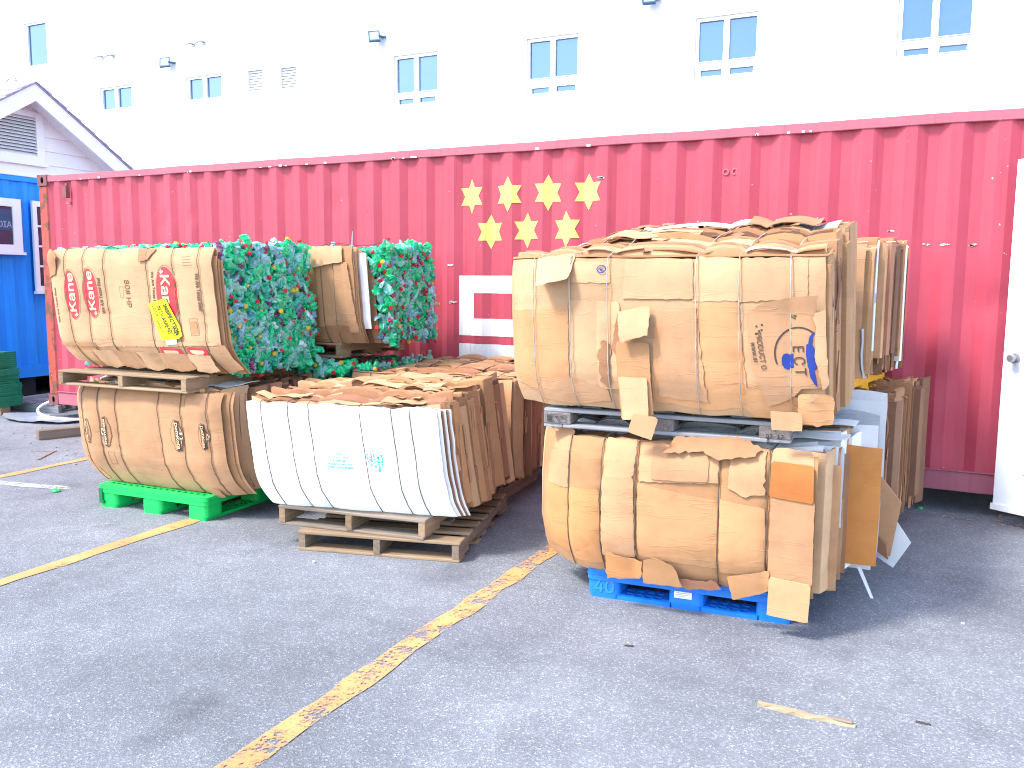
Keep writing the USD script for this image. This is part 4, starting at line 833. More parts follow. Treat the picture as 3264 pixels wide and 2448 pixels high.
# ================= rear right bales
b9 = Bale('cardboard_bale', 'brown and white paper bale behind the teapot print bale, on the yellow pallet', (7.42, -1.20), -10.5, 1.045, 1.34, 1.05, .76, [.2, .42, .66, .9, 1.14], puff=.02, bot=(.05, .15), top=(.02, .1), left=(.05, .2), right=(.05, .15), rise=.05, lam=.3)
b9.skin(K_TAN); b9.layers(lambda f, r: P_white(f, r) if r.random() < .28 else P_brown(f, r) if f > .25 else P_kraft(f, r), pitch=.0155, th=.006, seed=91, segs=(1, 1, 2), ragu=.028, foldr=.25, frlen=(.02, .06), zlow=(0, .16)); b9.side_scraps(70, 93, [K_BROWN, K_DARK, K_WHITE, K_MID, K_GREY, K_REDDISH], v0=.0); b9.bind()
b12 = Bale('cardboard_bale', 'dark brown cardboard bale at the back of the right lower row', (7.58, -1.15), -9.5, .13, 1.31, 1.05, .80, [.2, .45, .7, .95, 1.2], puff=.02, bot=(.05, .15), top=(.02, .1), left=(.05, .2), right=(.02, .15), rise=.03, lam=.3)
b12.skin(K_BROWN); b12.layers(P_brown, pitch=.026, seed=121, segs=(1, 1, 2), ragu=.03, foldr=.4, zlow=(0, .1)); b12.side_scraps(40, 123, [K_BROWN, K_DARK, K_REDDISH, K_MID], v0=.0); b12.bind()
hang(b12, [(1.20, -.02, -.04), (1.34, -.03, -.06), (1.36, -.03, .47), (1.18, -.02, .45)], K_BROWN, .006, 'hanging_flap')
hang(b12, [(1.26, .2, .05), (1.34, .19, .05), (1.34, .19, .5), (1.27, .2, .52)], K_MID, .006, 'hanging_flap')

# ================= centre bale with the white front
b6 = Bale('cardboard_bale', 'cardboard bale with white front sheet on two stacked wooden pallets', (5.47, -2.77), 12, .235, 1.19, 1.10, .635, [.115, .29, .42, .735, .925, 1.035], puff=.025, bot=(.13, .24), top=(.01, .06), left=(.05, .15), right=(.02, .12), shear=.09, rise=.07, skew=.05, lam=.3)
b6.skin(K_WHITE, th=.007)
for k in range(5): b6.skin(K_WHITE if k % 2 == 0 else K_DARK, th=.005, name='white_sheet', v=.014+.012*k, ub=b6.W+.006+.011*(k+1), step=.05, wob=.003)
b6.layers(lambda f, r: P_side(f, r), pitch=.0165, v0=.085, seed=61, fold=.3, foldr=.5, ragu=.012, flen=(.02, .07), frlen=(.05, .13), zlow=(-.02, .05))
tq = .0035
logo = Polygon([(-.052, .045), (.052, .045), (.052, -.008), (.045, -.022), (.03, -.03), (.032, -.055), (.018, -.055), (.005, -.03), (-.02, -.03), (-.048, -.008)])
b6.mark(logo, .795, .325, tq, PRINT_TEAL, ang=0, name='print_emblem')
b6.text('CPJ', .036, .797, .348, 180, tq+.0015, PAPER_WHITE, True, sx=.95)
b6.mark(Polygon([(-.045, -.004), (.048, -.004), (.048, .0), (-.045, .0)]), .797, .321, tq+.0015, PAPER_WHITE, name='print_bar'); b6.mark(Polygon([(-.03, -.004), (.0, .012), (.025, .0), (.0, .004)]), .800, .302, tq+.0015, PAPER_WHITE, name='print_wave')
for k, (txt, sx) in enumerate((('CARIBBEAN PRODUCERS JAMAICA LTD', .62), ('SHOP 14 MONTEGO FREEPORT', .7), ('ST. JAMES JAMAICA W.I.', .62), ('TEL 876 979 8134', .72), ('FAX 979 8135', .72))):
    b6.text(txt, .0105, .575+.006*k-.0*k, .283+.0195*k, 180, tq, PRINT_TEAL, sx=sx)
b6.side_scraps(40, 64, [K_BROWN, K_MID, K_REDDISH, K_REDDISH, K_TAN], v0=.12)
b6.scraps(50, 62, [K_TAN, K_LIGHT, K_LIGHT, K_LIGHT, K_MID])
b6.bind(off=.008, mat=WIRE, r=.0024)
for (u0, v0, w, d, h, mat, sd) in ((.02, .10, .35, .09, .03, K_LIGHT, 1), (.15, .35, .45, .12, .02, K_TAN, 2), (.5, .6, .5, .14, .02, K_LIGHT, 3), (.1, .75, .5, .16, .025, K_TAN, 4), (.85, .05, .25, .10, .03, K_LIGHT, 5), (.55, .02, .30, .05, .015, K_LIGHT, 6), (.6, .9, .4, .15, .02, K_LIGHT, 7)):
    U, V_ = np.meshgrid(np.linspace(u0, u0+w, 12), np.linspace(v0, v0+d, 6)); Zz = b6.H+h+.03*(noise(np.stack([U*6, V_*6, 0*U+sd], -1), sd)-.5)
    obj('loose_sheet', grid_plate(b6.disp(U, V_, Zz), .004), mat, b6.t, smooth=True)
b7 = Bale('cardboard_bale', 'brown cardboard bale behind the white-fronted bale, against the container', (5.22, -1.42), 7, .17, 1.30, 1.12, .74, [.2, .45, .7, .95, 1.15], puff=.02, rise=.05, lam=.3, right=(.0, .1))
b7.skin(K_TAN); b7.layers(P_side, pitch=.022, seed=71, fold=.35, foldr=.4, flen=(.04, .10)); b7.side_scraps(30, 74, [K_BROWN, K_MID, K_REDDISH]); b7.scraps(16, 72, [K_TAN, K_LIGHT, K_LIGHT, K_BROWN]); b7.bind()

# ================= lower left bale
b2 = Bale('cardboard_bale', 'tan cardboard bale with dark shield badges, on the green plastic pallet', (3.62, -2.54), 2, .16, 1.36, 1.10, .69, [.155, .32, .485, .875, 1.065, 1.275], puff=.020, bot=(.14, .26), top=(.05, .12), left=(.12, .24), right=(.06, .15), shear=.08, rise=.03, lam=.34)
b2.skin(K_TAN)
b2.skin(K_MID, name='second_sheet', v=.03, ub=b2.W+.03, step=.06); b2.skin(K_TAN, name='second_sheet', v=.05, ub=b2.W+.05, step=.06)
b2.layers(lambda f, r: P_kraft(f, r) if f < .25 else P_brown(f, r), pitch=.026, v0=.07, seed=21, fold=.4, foldr=.35, ragu=.02)
def badge(cu, cz, ang, s=1.0, w=1.0):
    o = affinity.scale(Polygon([(-.108, .0), (-.095, .022), (-.10, .03), (-.06, .036), (-.02, .05), (.0, .052), (.03, .045), (.06, .036), (.10, .03), (.095, .022), (.108, .0), (.095, -.022), (.06, -.032), (.04, -.046), (-.03, -.050), (-.06, -.035), (-.095, -.022)]), s, s*w)
    b2.mark(o, cu, cz, .005, PRINT_BROWN, ang, 'badge', .02)
    b2.mark(o.buffer(-.006*s), cu, cz, .0065, K_MID, ang, 'badge_field', .02)
    b2.mark(affinity.scale(sbox(-.098, -.004, .098, .026), s, s*w), cu, cz, .008, PRINT_DARK, ang, 'badge_band', .02)
    a = math.radians(ang); off = .011*s*w
    b2.text('DemKota', .021*s*w, cu-off*math.sin(a), cz+off*math.cos(a), ang, .0095, PRINT_CREAM, True, sx=1.42/w)
    b2.mark(affinity.translate(affinity.scale(Polygon([(-.075, -.012), (.05, -.012), (.05, -.007), (-.075, -.007)]), s, s*w), 0, 0), cu, cz, .008, PRINT_BROWN, ang, 'badge_rule', .02)
    b2.mark(affinity.scale(Polygon([(-.03, .026), (-.03, .048), (0, .056), (.03, .048), (.03, .026)]), s, s*w), cu, cz, .0082, PRINT_BROWN, ang, 'badge_house', .02)
    b2.mark(affinity.scale(Polygon([(-.022, .027), (-.022, .044), (0, .050), (.022, .044), (.022, .027)]), s, s*w), cu, cz, .0096, PRINT_CREAM, ang, 'badge_house_field', .02)
    b2.mark(affinity.scale(Polygon([(-.012, .028), (-.006, .04), (.012, .042), (.015, .034), (.004, .028)]), s, s*w), cu, cz, .0110, PRINT_DARK, ang, 'badge_animal', .01)
badge(.215, .375, 91, .80, .75); badge(.385, .38, 91); badge(1.015, .40, -89); badge(1.235, .41, -89, .82, .8)
b2.mark(sbox(-.026, -.04, .026, .04).difference(sbox(-.023, -.037, .023, .037)), 1.085, .635, .005, PRINT_GREY, 0, 'stamp_box'); b2.mark(sbox(-.018, -.03, .018, .01), 1.085, .635, .005, K_MID, 0, 'stamp_text')
b2.mark(sbox(-.03, -.045, .03, .045).difference(sbox(-.027, -.042, .027, .042)), .40, .20, .005, PRINT_GREY, 0, 'stamp_box')
b2.patch([(.03, .0), (.01, .17), (.12, .19), (.22, .10), (.24, .03), (.12, -.01)], off=.008, mat=K_MID, seed=51)
b2.patch([(.24, .0), (.26, .05), (1.30, .06), (1.34, .0)], off=.003, mat=K_LIGHT, seed=52)
b2.patch([(1.16, -.02), (1.17, .05), (1.25, .05), (1.24, -.02)], off=.03, mat=K_TAN, seed=53, torn=.008)
U, V_ = np.meshgrid(np.linspace(1.0, 1.36, 12), np.linspace(.18, .42, 6)); obj('loose_sheet', grid_plate(b2.disp(U, V_, b2.H+.03+.03*(noise(np.stack([U*6, V_*6, 0*U], -1), 4)-.5)), .004), K_WHITE, b2.t, smooth=True)
U, V_ = np.meshgrid(np.linspace(.2, .9, 12), np.linspace(.15, .55, 6)); obj('loose_sheet', grid_plate(b2.disp(U, V_, b2.H+.004+.02*(noise(np.stack([U*6, V_*6, 0*U], -1), 4)-.5)), .004), K_WHITE, b2.t, smooth=True)
b2.bind(off=.0125, mat=WIRE)

# ================= upper left bottle bale with the meat carton front
b1 = Bale('bottle_bale', 'green bottle bale fronted by a tan carton with red ovals and yellow note', (3.45, -2.546), 2, .95, 1.525, 1.06, .83, [.245, .425, .615, .99, 1.22, 1.43], puff=.022, bot=(.20, .25), top=(.04, .12), left=(.10, .22), right=(.02, .1), shear=.10, rise=.06, lam=.34)
b1.skin(K_LIGHT, za=.06)
b1.layers(P_warm, pitch=.022, v0=.015, v1=.05, seed=15, fold=.1, foldr=.0, segs=(1, 1, 2), ragu=.012, rag=.012, zlow=(.04, .12))
for v in (.022, .036, .052): b1.sheet(v, 1.2, 1.525+v*.7, .02, .80-v, K_MID if v != .036 else K_BROWN, seed=int(v*1000))
b1.patch([(.0, .17), (.0, .185), (.45, .20), (.45, .17)], off=.014, mat=K_TAN, seed=2)
b1.patch([(.20, .02), (.18, .18), (.46, .19), (.47, .03)], off=.004, mat=K_MID, seed=3)
b1.patch([(.44, .05), (.43, .23), (1.0, .235), (1.5, .24), (1.53, .05)], off=.003, mat=K_TAN, seed=4)
b1.patch([(.40, .17), (.42, .215), (1.50, .235), (1.52, .215), (1.0, .19)], off=.010, mat=K_LIGHT, seed=5)
for j, (a, b) in enumerate(((.42, .60), (.60, .80), (.80, .99), (.99, 1.22), (1.22, 1.44))):
    b1.patch([(a+.01, .035), (a-.01, .15), (b-.01, .15), (b+.015, .045), ((a+b)/2, .022)], off=.02, mat=(K_LIGHT, K_TAN)[j % 2], seed=60+j, crumple=.055, curl=lambda u, z: .05*np.clip((.11-z)/.09, 0, 1), step=.016)
b1.patch([(.36, .03), (.40, .14), (.44, .12), (.43, .03)], off=.03, mat=K_BROWN, seed=70, crumple=.05)
b1.patch([(1.44, .02), (1.42, .20), (1.56, .22), (1.60, .06)], off=.012, mat=K_TAN, seed=71, crumple=.04)
b1.patch([(.0, .63), (.0, .84), (.12, .83), (.20, .79), (.16, .66)], off=.012, mat=K_BROWN, seed=72, curl=lambda u, z: .03*np.clip((z-.7)/.1, 0, 1))
b1.patch([(.94, .74), (.92, .83), (1.08, .83), (1.02, .76)], off=.015, mat=K_BROWN, seed=73)
SH = lambda z: b1.shear*(1-z/b1.H)
def oval(cu, cz, ang, a=.165, b=.062, clip=None):
    e = ellipse(a, b); b1.mark(e, cu, cz, .0045, PRINT_RED, ang, 'print_oval', .018); b1.mark(ellipse(a*1.06, b*1.13).difference(ellipse(a*1.035, b*1.075)), cu+.004, cz+.004, .0043, PRINT_GREY, ang, 'print_oval_shadow', .01)
    b1.text('Kane', .068, cu-.0*math.cos(math.radians(ang)), cz+.016*math.sin(math.radians(ang)), ang, .006, PRINT_CREAM, True, sx=1.22)
    st = affinity.scale(Polygon([(-.5, .1), (-.15, .12), (-.12, .5), (.15, .5), (.2, .15), (.5, .0), (.4, -.25), (.15, -.3), (.05, -.55), (-.1, -.3), (-.25, -.1)]), .035, .035)
    aa = math.radians(ang); b1.mark(st, cu-.138*math.cos(aa), cz-.138*math.sin(aa), .006, PRINT_CREAM, ang, 'print_map', .02)
oval(.290, .522, 91, .165, .068); oval(.472, .535, 91, .165, .074); oval(1.150, .543, -90, .168, .082)
for cu, cz in ((1.110, .165), (1.335, .175)):
    b1.mark(ellipse(.085, .05).intersection(sbox(-.1, -.06, .1, .02)), cu, cz, .0155, PRINT_RED, 0, 'print_oval', .015); b1.mark(ellipse(.06, .02).intersection(sbox(-.1, -.06, .1, .01)), cu, cz-.005, .017, PRINT_CREAM, 0, 'print_letter', .015)
b1.text('We Are Texas Beef', .024, .120, .450, 92, .0045, PRINT_BROWN, True, sx=.80); b1.text('We Are Texas Beef', .024, .565, .52, 92, .0045, PRINT_BROWN, True, sx=.80)
b1.text('We Are Texas Beef', .024, 1.042, .56, -90, .0045, PRINT_BROWN, True, sx=.80); b1.text('We Are Texas Beef', .024, 1.410, .55, -90, .0045, PRINT_BROWN, True, sx=.80)
b1.text('80# HP', .042, .822, .535, -88, .0045, PRINT_BROWN, False, sx=.9); b1.mark(sbox(-.017, -.038, .017, .038).difference(sbox(-.015, -.036, .015, .036)), .765, .545, .0045, PRINT_GREY, 0, 'stamp_box')
b1.mark(sbox(-.035, -.055, .035, .055).difference(sbox(-.032, -.052, .032, .052)), 1.345, .33, .0045, PRINT_GREY, 4, 'stamp_box'); b1.mark(sbox(-.026, -.045, .026, .035), 1.345, .33, .0045, K_MID, 4, 'stamp_text')
for k in range(4): b1.mark(sbox(-.035, -.002, .035, .002), 1.335+.004*k, .775-.018*k, .0045, PRINT_GREY, 3, 'stamp_line', .01)
# the yellow inspection note and the white slip under it
b1.patch([(.985, .47), (1.15, .51), (1.245, .27), (1.225, .262), (1.21, .25), (1.08, .235)], off=.018, th=.001, mat=NOTE_YELLOW, seed=1, torn=0, name='note', label='yellow handwritten inspection note')
b1.patch([(1.10, .245), (1.19, .25), (1.185, .215), (1.10, .205)], off=.014, th=.001, mat=PAPER_WHITE, torn=0, name='paper_slip')
b1.text('INSPECTION', .026, 1.172, .375, -69, .0205, INK, True, sx=.92)
b1.text('(NTVAMEN)', .030, 1.118, .375, -69, .0205, INK, False, sx=.85); b1.text('12/26', .024, 1.055, .428, -69, .0205, INK, sx=.8); b1.text('44018 2C', .014, 1.08, .325, -69, .0205, INK, sx=.9)
b1.mark(ellipse(.026, .021).difference(ellipse(.0235, .0185)), 1.185, .295, .0205, INK, -69, 'ink_ring', .006); b1.text('FNS', .016, 1.185, .295, -69, .0205, INK, sx=.7)
b1.bind(off=.0165, mat=WIRE, r=.0026)
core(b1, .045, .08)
rng = np.random.default_rng(3)
sp = face_spots(rng, 21, 20, lambda a, b: (b1.W-.005, .075+a*(b1.D-.09), .03+b*(b1.H-.01), (1, 0, 0)))
sp += face_spots(rng, 20, 5, lambda a, b: (.08+a*(b1.W-.12), .08+b*.35, b1.H+.03, (0, 0, 1)))
rng.shuffle(sp)
sp2 = face_spots(rng, 17, 18, lambda a, b: (b1.W-.04, .085+a*(b1.D-.1), .03+b*(b1.H-.05), (1, 0, 0)))+face_spots(rng, 22, 8, lambda a, b: (.06+a*(b1.W-.1), .08+b*(b1.D-.1), b1.H+.03, (0, 0, 1)))
sp2 += face_spots(rng, 12, 8, lambda a, b: (.0, .13+a*(b1.D-.15), .03+b*(b1.H-.06), (-1, 0, 0)))+face_spots(rng, 18, 10, lambda a, b: (.05+a*(b1.W-.1), b1.D, .03+b*(b1.H-.05), (0, 1, 0)))
bottles(b1, [tuple(x) for x in sp]+sp2, 299, 5)

# ================= rear left bottle bales
b3 = Bale('bottle_bale', 'bale of green plastic bottles behind, with brown cardboard and one white sheet in front', (4.05, -1.36), 2, 1.12, 1.36, .92, .72, [.25, .5, .75, 1.0, 1.2], puff=.02, bot=(.06, .15), top=(.02, .1), left=(.05, .2), right=(.0, .1), shear=.06, rise=.04, lam=.25)
b3.skin(K_MID, ub=1.17, za=.02)
for k, (v, ub, za, zb, m) in enumerate(((.02, 1.17, .0, .70, K_TAN), (.035, 1.18, .02, .71, K_LIGHT), (.05, 1.19, .0, .69, K_BROWN), (.07, 1.18, .03, .72, K_TAN), (.06, 1.25, .11, .67, K_WHITE), (.105, 1.20, .0, .6, K_DARK), (.13, 1.26, .0, .55, K_BROWN), (.16, 1.20, .03, .70, K_TAN))): b3.sheet(v, .1, ub, za, zb, m, seed=k, th=.008)
b3.patch([(.80, .55), (.79, .72), (1.09, .72), (1.10, .60), (1.0, .59)], off=.025, mat=K_LIGHT, seed=1, curl=lambda u, z: .02*np.clip((.6-z)/.05, 0, 1)); b3.patch([(.84, .12), (.85, .59), (1.0, .59), (.97, .11)], off=.012, mat=K_MID, seed=2)
b3.patch([(.97, .13), (.96, .58), (1.11, .60), (1.15, .13)], off=.016, mat=K_TAN, seed=3); b3.patch([(.92, -.01), (.90, .13), (1.18, .13), (1.20, .0)], off=.012, mat=K_BROWN, seed=4, crumple=.03)
b3.patch([(1.11, .08), (1.08, .60), (1.13, .60), (1.185, .08)], off=.018, mat=K_TAN, seed=5)
hang(b3, [(1.135, .04, .69), (1.15, .04, .69), (1.155, .04, .83), (1.15, .04, .83)], K_GREY, .003, 'paper_shard')
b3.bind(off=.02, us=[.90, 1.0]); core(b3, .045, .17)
rng = np.random.default_rng(4)
sp = face_spots(rng, 20, 18, lambda a, b: (b3.W-.005, .16+a*(b3.D-.18), .02+b*(b3.H-.03), (1, 0, 0)))+face_spots(rng, 16, 5, lambda a, b: (.25+a*(b3.W-.27), .16+b*.35, b3.H, (0, 0, 1)))
sp += face_spots(rng, 3, 10, lambda a, b: (1.24+a*.12, .15, .02+b*(b3.H-.04), (0, -1, 0))); rng.shuffle(sp)
sp2 = face_spots(rng, 17, 15, lambda a, b: (b3.W-.04, .14+a*(b3.D-.16), .03+b*(b3.H-.05), (1, 0, 0)))+face_spots(rng, 18, 7, lambda a, b: (.06+a*(b3.W-.1), .18+b*(b3.D-.2), b3.H-.02, (0, 0, 1)))+face_spots(rng, 16, 8, lambda a, b: (.05+a*(b3.W-.1), b3.D, .03+b*(b3.H-.05), (0, 1, 0)))
bottles(b3, [tuple(x) for x in sp]+sp2, 299, 6)
b4 = Bale('bottle_bale', 'low bale of green and clear bottles under the rear wooden pallet', (4.02, -1.38), 2, .15, 1.36, 1.02, .80, [.3, .6, .9, 1.15], puff=.0, bot=(.04, .1), top=(.02, .1), left=(.04, .1), right=(.0, .1), rise=.03, lam=.2)
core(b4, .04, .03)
rng = np.random.default_rng(8)
sp = face_spots(rng, 9, 4, lambda a, b: (.55+a*.78, .02, .55+b*.26, (0, -1, 0)))+face_spots(rng, 14, 4, lambda a, b: (b4.W-.01, a*b4.D, .55+b*.25, (1, 0, 0)))+face_spots(rng, 13, 11, lambda a, b: (.5+a*.85, .0+b*b4.D, b4.H-.015, (0, 0, 1)))
sp2 = face_spots(rng, 12, 6, lambda a, b: (.05+a*1.28, .02, .03+b*.5, (0, -1, 0)))+face_spots(rng, 12, 6, lambda a, b: (b4.W-.01, a*b4.D, .03+b*.5, (1, 0, 0)))+face_spots(rng, 6, 8, lambda a, b: (a*.5, b*b4.D, b4.H-.02, (0, 0, 1)))
loose = face_spots(rng, 13, 4, lambda a, b: (.58+a*.60, -.14+b*.16, .80+.05*(b), (0, 0, 1)))
bottles(b4, loose+sp+sp2, 299, 9)

# ------------------------------------------------------------------ pallets
def wood_pallet(label, O, yaw, z0, W, D, h, mx, my, seed, nb=7, cheek=.03, group=None, notch=True):
    t = thing('wooden_pallet', label, 'pallet', (O[0], O[1], z0), yaw, group); rs = np.random.default_rng(seed); bt = min(.018, h*.16); zs0, zs1 = bt, h-bt
    for k, u in enumerate((0.006, W/2-.02, W-.046)):
        st = sbox(0, zs0, D, zs1)
        if notch:
            for c in (.27, .73): st = st.difference(sbox(D*c-.11, zs0-.001, D*c+.11, zs0+.36*(zs1-zs0)).buffer(.0))
        m = trimesh.creation.extrude_polygon(st, .04, engine='earcut'); v = np.array(m.vertices); v = np.stack([u+v[:, 2]+rs.normal()*.002, v[:, 0]+rs.normal()*.004, v[:, 1]], 1); m.vertices = v; m.invert(); m.fix_normals(); obj('stringer', m, my, t)
    ws = [.125]+[.09]*(nb-2)+[.125]; gap = (D-sum(ws))/(nb-1); y = 0
    for j, w in enumerate(ws):
        obj('deck_board', rough_box(rs.normal()*.004, W+rs.normal()*.004, y+.001, y+w, h-bt+.0006, h+rs.normal()*.001, seed*10+j, .0025), mx, t); y += w+gap
    for j, y in enumerate((0, D*.30, D*.5-.05, D*.70-.09, D-.12)):
        obj('bottom_board', rough_box(rs.normal()*.004, W+rs.normal()*.004, y, y+(.12 if j in (0, 4) else .09), 0.0, bt-.0006, seed*10+20+j, .002), mx, t)
    return t
wood_pallet('weathered wooden pallet lowest on the ground under the white-fronted bale', (5.80, -2.70), 12.6, 0.0, .99, 1.2, .115, WOOD_WARM_X, WOOD_GREY_Y, 1)
wood_pallet('grey wooden pallet lying directly under the white-fronted bale', (5.61, -2.64), 6.5, .1165, .965, 1.2, .118, WOOD_GREY_X, WOOD_WARM_Y, 2)
wood_pallet('pale wooden pallet between the two left front bales', (3.68, -2.61), 2.5, .852, 1.14, 1.15, .102, WOOD_WARM_X, WOOD_WARM_Y, 3, notch=True)
wood_pallet('wooden pallet under the rear bottle bale', (3.95, -1.33), 2, 1.0, 1.14, .95, .115, WOOD_WARM_X, WOOD_WARM_Y, 4)
# block pallet of grey boards with pressed chip blocks
t = thing('wooden_pallet', 'grey block pallet with stamped chip blocks between the two right front bales', 'pallet', (7.365, -2.70, .862), 3.3)
W_, D_, h_ = 1.18, 1.05, .112
rs = np.random.default_rng(9)
for i, u in enumerate((0.0, W_/2-.06, W_-.14)):
    for j, y in enumerate((0.0, D_/2-.06, D_-.13)):
        bl = rough_box(u, u+.14 if i != 1 else u+.12, y-.004 if j == 0 else y, y+.13, .0175, h_-.0375, 30+i*3+j, .002)
        blk = obj('block', bl, CHIP, t)
        if j == 0 and i == 2:
            for txt, cz, hh in (('07-17', .030, .018), ('J', .060, .014)):
                m = text2d(txt, hh, True); v = np.array(m.vertices); m.vertices = np.stack([u+.07+v[:, 0], -.0085-v[:, 2], cz+v[:, 1]], 1); obj('lettering', m, INK, blk)
        if j == 0 and i == 0:
            for a, b, c, d in ((.02, .12, .062, .064), (.02, .12, .026, .028), (.02, .022, .0285, .0615), (.118, .12, .0285, .0615), (.045, .047, .0285, .0615)): obj('stamp_line', bx(u+a, u+b, -.0095, -.0082, c, d), INK, blk)
            for k in range(4): obj('stamp_bar', bx(u+.024+.005*k, u+.0265+.005*k, -.0095, -.0082, .031, .059), INK, blk)
            for txt, cz in (('HT', .036), ('JM-708', .052)):
                m = text2d(txt, .009, True); v = np.array(m.vertices); m.vertices = np.stack([u+.083+v[:, 0], -.0085-v[:, 2], cz+v[:, 1]], 1); obj('lettering', m, INK, blk)
for y in (0.0, D_/2-.055, D_-.12): obj('stringer_board', rough_box(0.0, W_, y, y+.12, h_-.0365, h_-.0185, int(y*50)+60, .002), WOOD_COLD_X, t)
for k in range(7): obj('deck_board', rough_box(k*(W_-.1)/6, k*(W_-.1)/6+.1, .07, D_, h_-.018, h_, 70+k, .002), WOOD_COLD_Y, t)
obj('bottom_board', rough_box(0.10, W_-.10, -.004, .10, 0, .017, 81, .002), WOOD_COLD_X, t); obj('bottom_board', rough_box(0.10, W_-.10, D_-.1, D_, 0, .017, 82, .002), WOOD_COLD_X, t)
for u in (0.0, W_/2-.05, W_-.098): obj('bottom_board', rough_box(u, u+.098, .12 if u == W_/2-.05 else 0, D_-.12 if u == W_/2-.05 else D_, .0, .0165, 83, .002), WOOD_COLD_Y, t)

def rounded(x0, x1, y0, y1, z0, z1, r=.03, top=1.0):
    p = sbox(x0, y0, x1, y1).buffer(-r).buffer(r, 4); m = trimesh.creation.extrude_polygon(p, z1-z0, engine='earcut'); v = np.array(m.vertices); c = np.array([(x0+x1)/2, (y0+y1)/2]); f = np.where(v[:, 2] > (z1-z0)/2, top, 1.0)
    v[:, :2] = c+(v[:, :2]-c)*f[:, None]; v[:, 2] += z0; m.vertices = v; return m
def plastic_pallet(name, label, O, yaw, z0, W, D, h, mat, front_runner=False):
    t = thing(name, label, 'pallet', (O[0], O[1], z0), yaw)
    holes = []
    nu, nv = 16, 20
    for i in range(nu):
        for j in range(nv):
            u, v = .05+(W-.1)*(i+.5)/nu, .05+(D-.1)*(j+.5)/nv; holes.append(sbox(u-.019, v-.018, u+.019, v+.018))
    deck = sbox(0, 0, W, D).buffer(-.03).buffer(.03, 4); top = deck.difference(unary_union(holes))
    m = trimesh.creation.extrude_polygon(top, .02, engine='earcut'); m.apply_translation((0, 0, h-.02)); obj('deck', m, mat, t)
    rim = deck.difference(deck.buffer(-.012)); m = trimesh.creation.extrude_polygon(rim, .034, engine='earcut'); m.apply_translation((0, 0, h-.0545)); obj('deck_rim', m, mat, t)
    m = trimesh.creation.extrude_polygon(deck.difference(deck.buffer(-.004)), .006, engine='earcut'); v = np.array(m.vertices); v[:, :2] = (v[:, :2]-[W/2, D/2])*1.006+[W/2, D/2]; v[:, 2] += h-.026; m.vertices = v; obj('deck_lip', m, mat, t)
    legs = []
    for i, (a, b) in enumerate(((.006, .17), (W/2-.085, W/2+.085), (W-.17, W-.006))):
        for j, (c, d) in enumerate(((.006, .17), (D/2-.09, D/2+.09), (D-.17, D-.006))):
            legs.append(obj('leg', rounded(a, b, c, d, .022, h-.0548, .03, 1.0), mat, t))
        if front_runner is False or True:
            rp = sbox(a+.01, .006, b-.01, D-.006).buffer(-.02).buffer(.02, 4); hs = [sbox(a+.035+.035*q, .2+.055*k, a+.06+.035*q, .235+.055*k) for k in range(int((D-.4)/.055)) for q in range(3)]
            m = trimesh.creation.extrude_polygon(rp.difference(unary_union(hs)), .0215, engine='earcut'); obj('runner', m, mat, t)
    if front_runner:
        for (c, d) in ((.006, .14), (D-.14, D-.006)):
            for (a, b) in ((.161, W/2-.076), (W/2+.076, W-.161)):
                hs = [sbox(a+.03+.05*k, c+.025+.045*q, a+.065+.05*k, c+.06+.045*q) for k in range(int((b-a-.05)/.05)) for q in range(2)]
                m = trimesh.creation.extrude_polygon(sbox(a, c, b, d).difference(unary_union(hs)), .022, engine='earcut'); obj('cross_runner', m, mat, t)
    return t, legs
g, legs = plastic_pallet('plastic_pallet', 'bright green plastic pallet under the badge-printed bale', (3.91, -2.53), 2, 0, .975, 1.2, .158, P_GREEN)
obj('latch', cat(bx(.02, .05, -.006, .004, .03, .13), bx(.05, .062, -.008, .004, .028, .05)), plain('slot_dark_green', (0.003, 0.16, 0.05), 0.5), g)
b_, legs = plastic_pallet('plastic_pallet', 'blue plastic pallet with the number 40 under the right front stack', (7.585, -2.64), 3.3, 0, 1.0, 1.2, .145, P_BLUE, True)
m = text2d('40', .062, True, depth=.003); v = np.array(m.vertices); m.vertices = np.stack([.092+v[:, 0], .006-v[:, 2], .062+v[:, 1]], 1); obj('number', m, plastic('plastic_blue_light', (0.02, 0.24, 0.78)), legs[0])
obj('sticker', bx(.445, .53, .0035, .0055, .055, .088), PAPER_WHITE, b_)
for k in range(3): obj('sticker_line', bx(.455, .52-.01*k, .0028, .0034, .080-.008*k, .0815-.008*k), INK, b_)
plastic_pallet('plastic_pallet', 'yellow plastic pallet glimpsed under the rear upper right bale', (7.62, -1.30), -10, .93, 1.08, 1.0, .112, P_YEL)
pb = thing('wooden_pallet', 'dark wooden pallet lying in the shade beside the red container end', 'pallet', (-1.15, .12, 0.0), 6)
for k in range(3): obj('stringer', rough_box(.0, 1.0, .0+.38*k, .05+.38*k, .0, .09, 90+k, .003), WOOD_COLD_X, pb)
for k in range(6): obj('deck_board', rough_box(.16*k+.02, .16*k+.13, -.01, .83, .0905, .108, 95+k, .003), WOOD_COLD_Y, pb)
for nm, lab, O, z0, W in (('wooden_skid', 'low timber skid hidden under the rear lower right bale', (7.75, -1.1), 0.0, 1.1), ('wooden_skid', 'low timber skid under the rear brown bale in the centre', (5.4, -1.32), 0.0, 1.0), ('wooden_skid', 'low timber skid under the low bottle bale', (4.15, -1.3), 0.0, 1.05)):
    t = thing(nm, lab, 'skid', (*O, z0), -8 if O[0] > 7 else 5)
    for k in range(3): obj('beam', rough_box(.0+k*(W-.1)/2, .1+k*(W-.1)/2, 0, .9, .0, .10, 100+k), WOOD_GREY_Y, t)
    for k in range(5): obj('board', rough_box(0, W, .02+.2*k, .11+.2*k, .1005, .118, 110+k), WOOD_GREY_X, t)

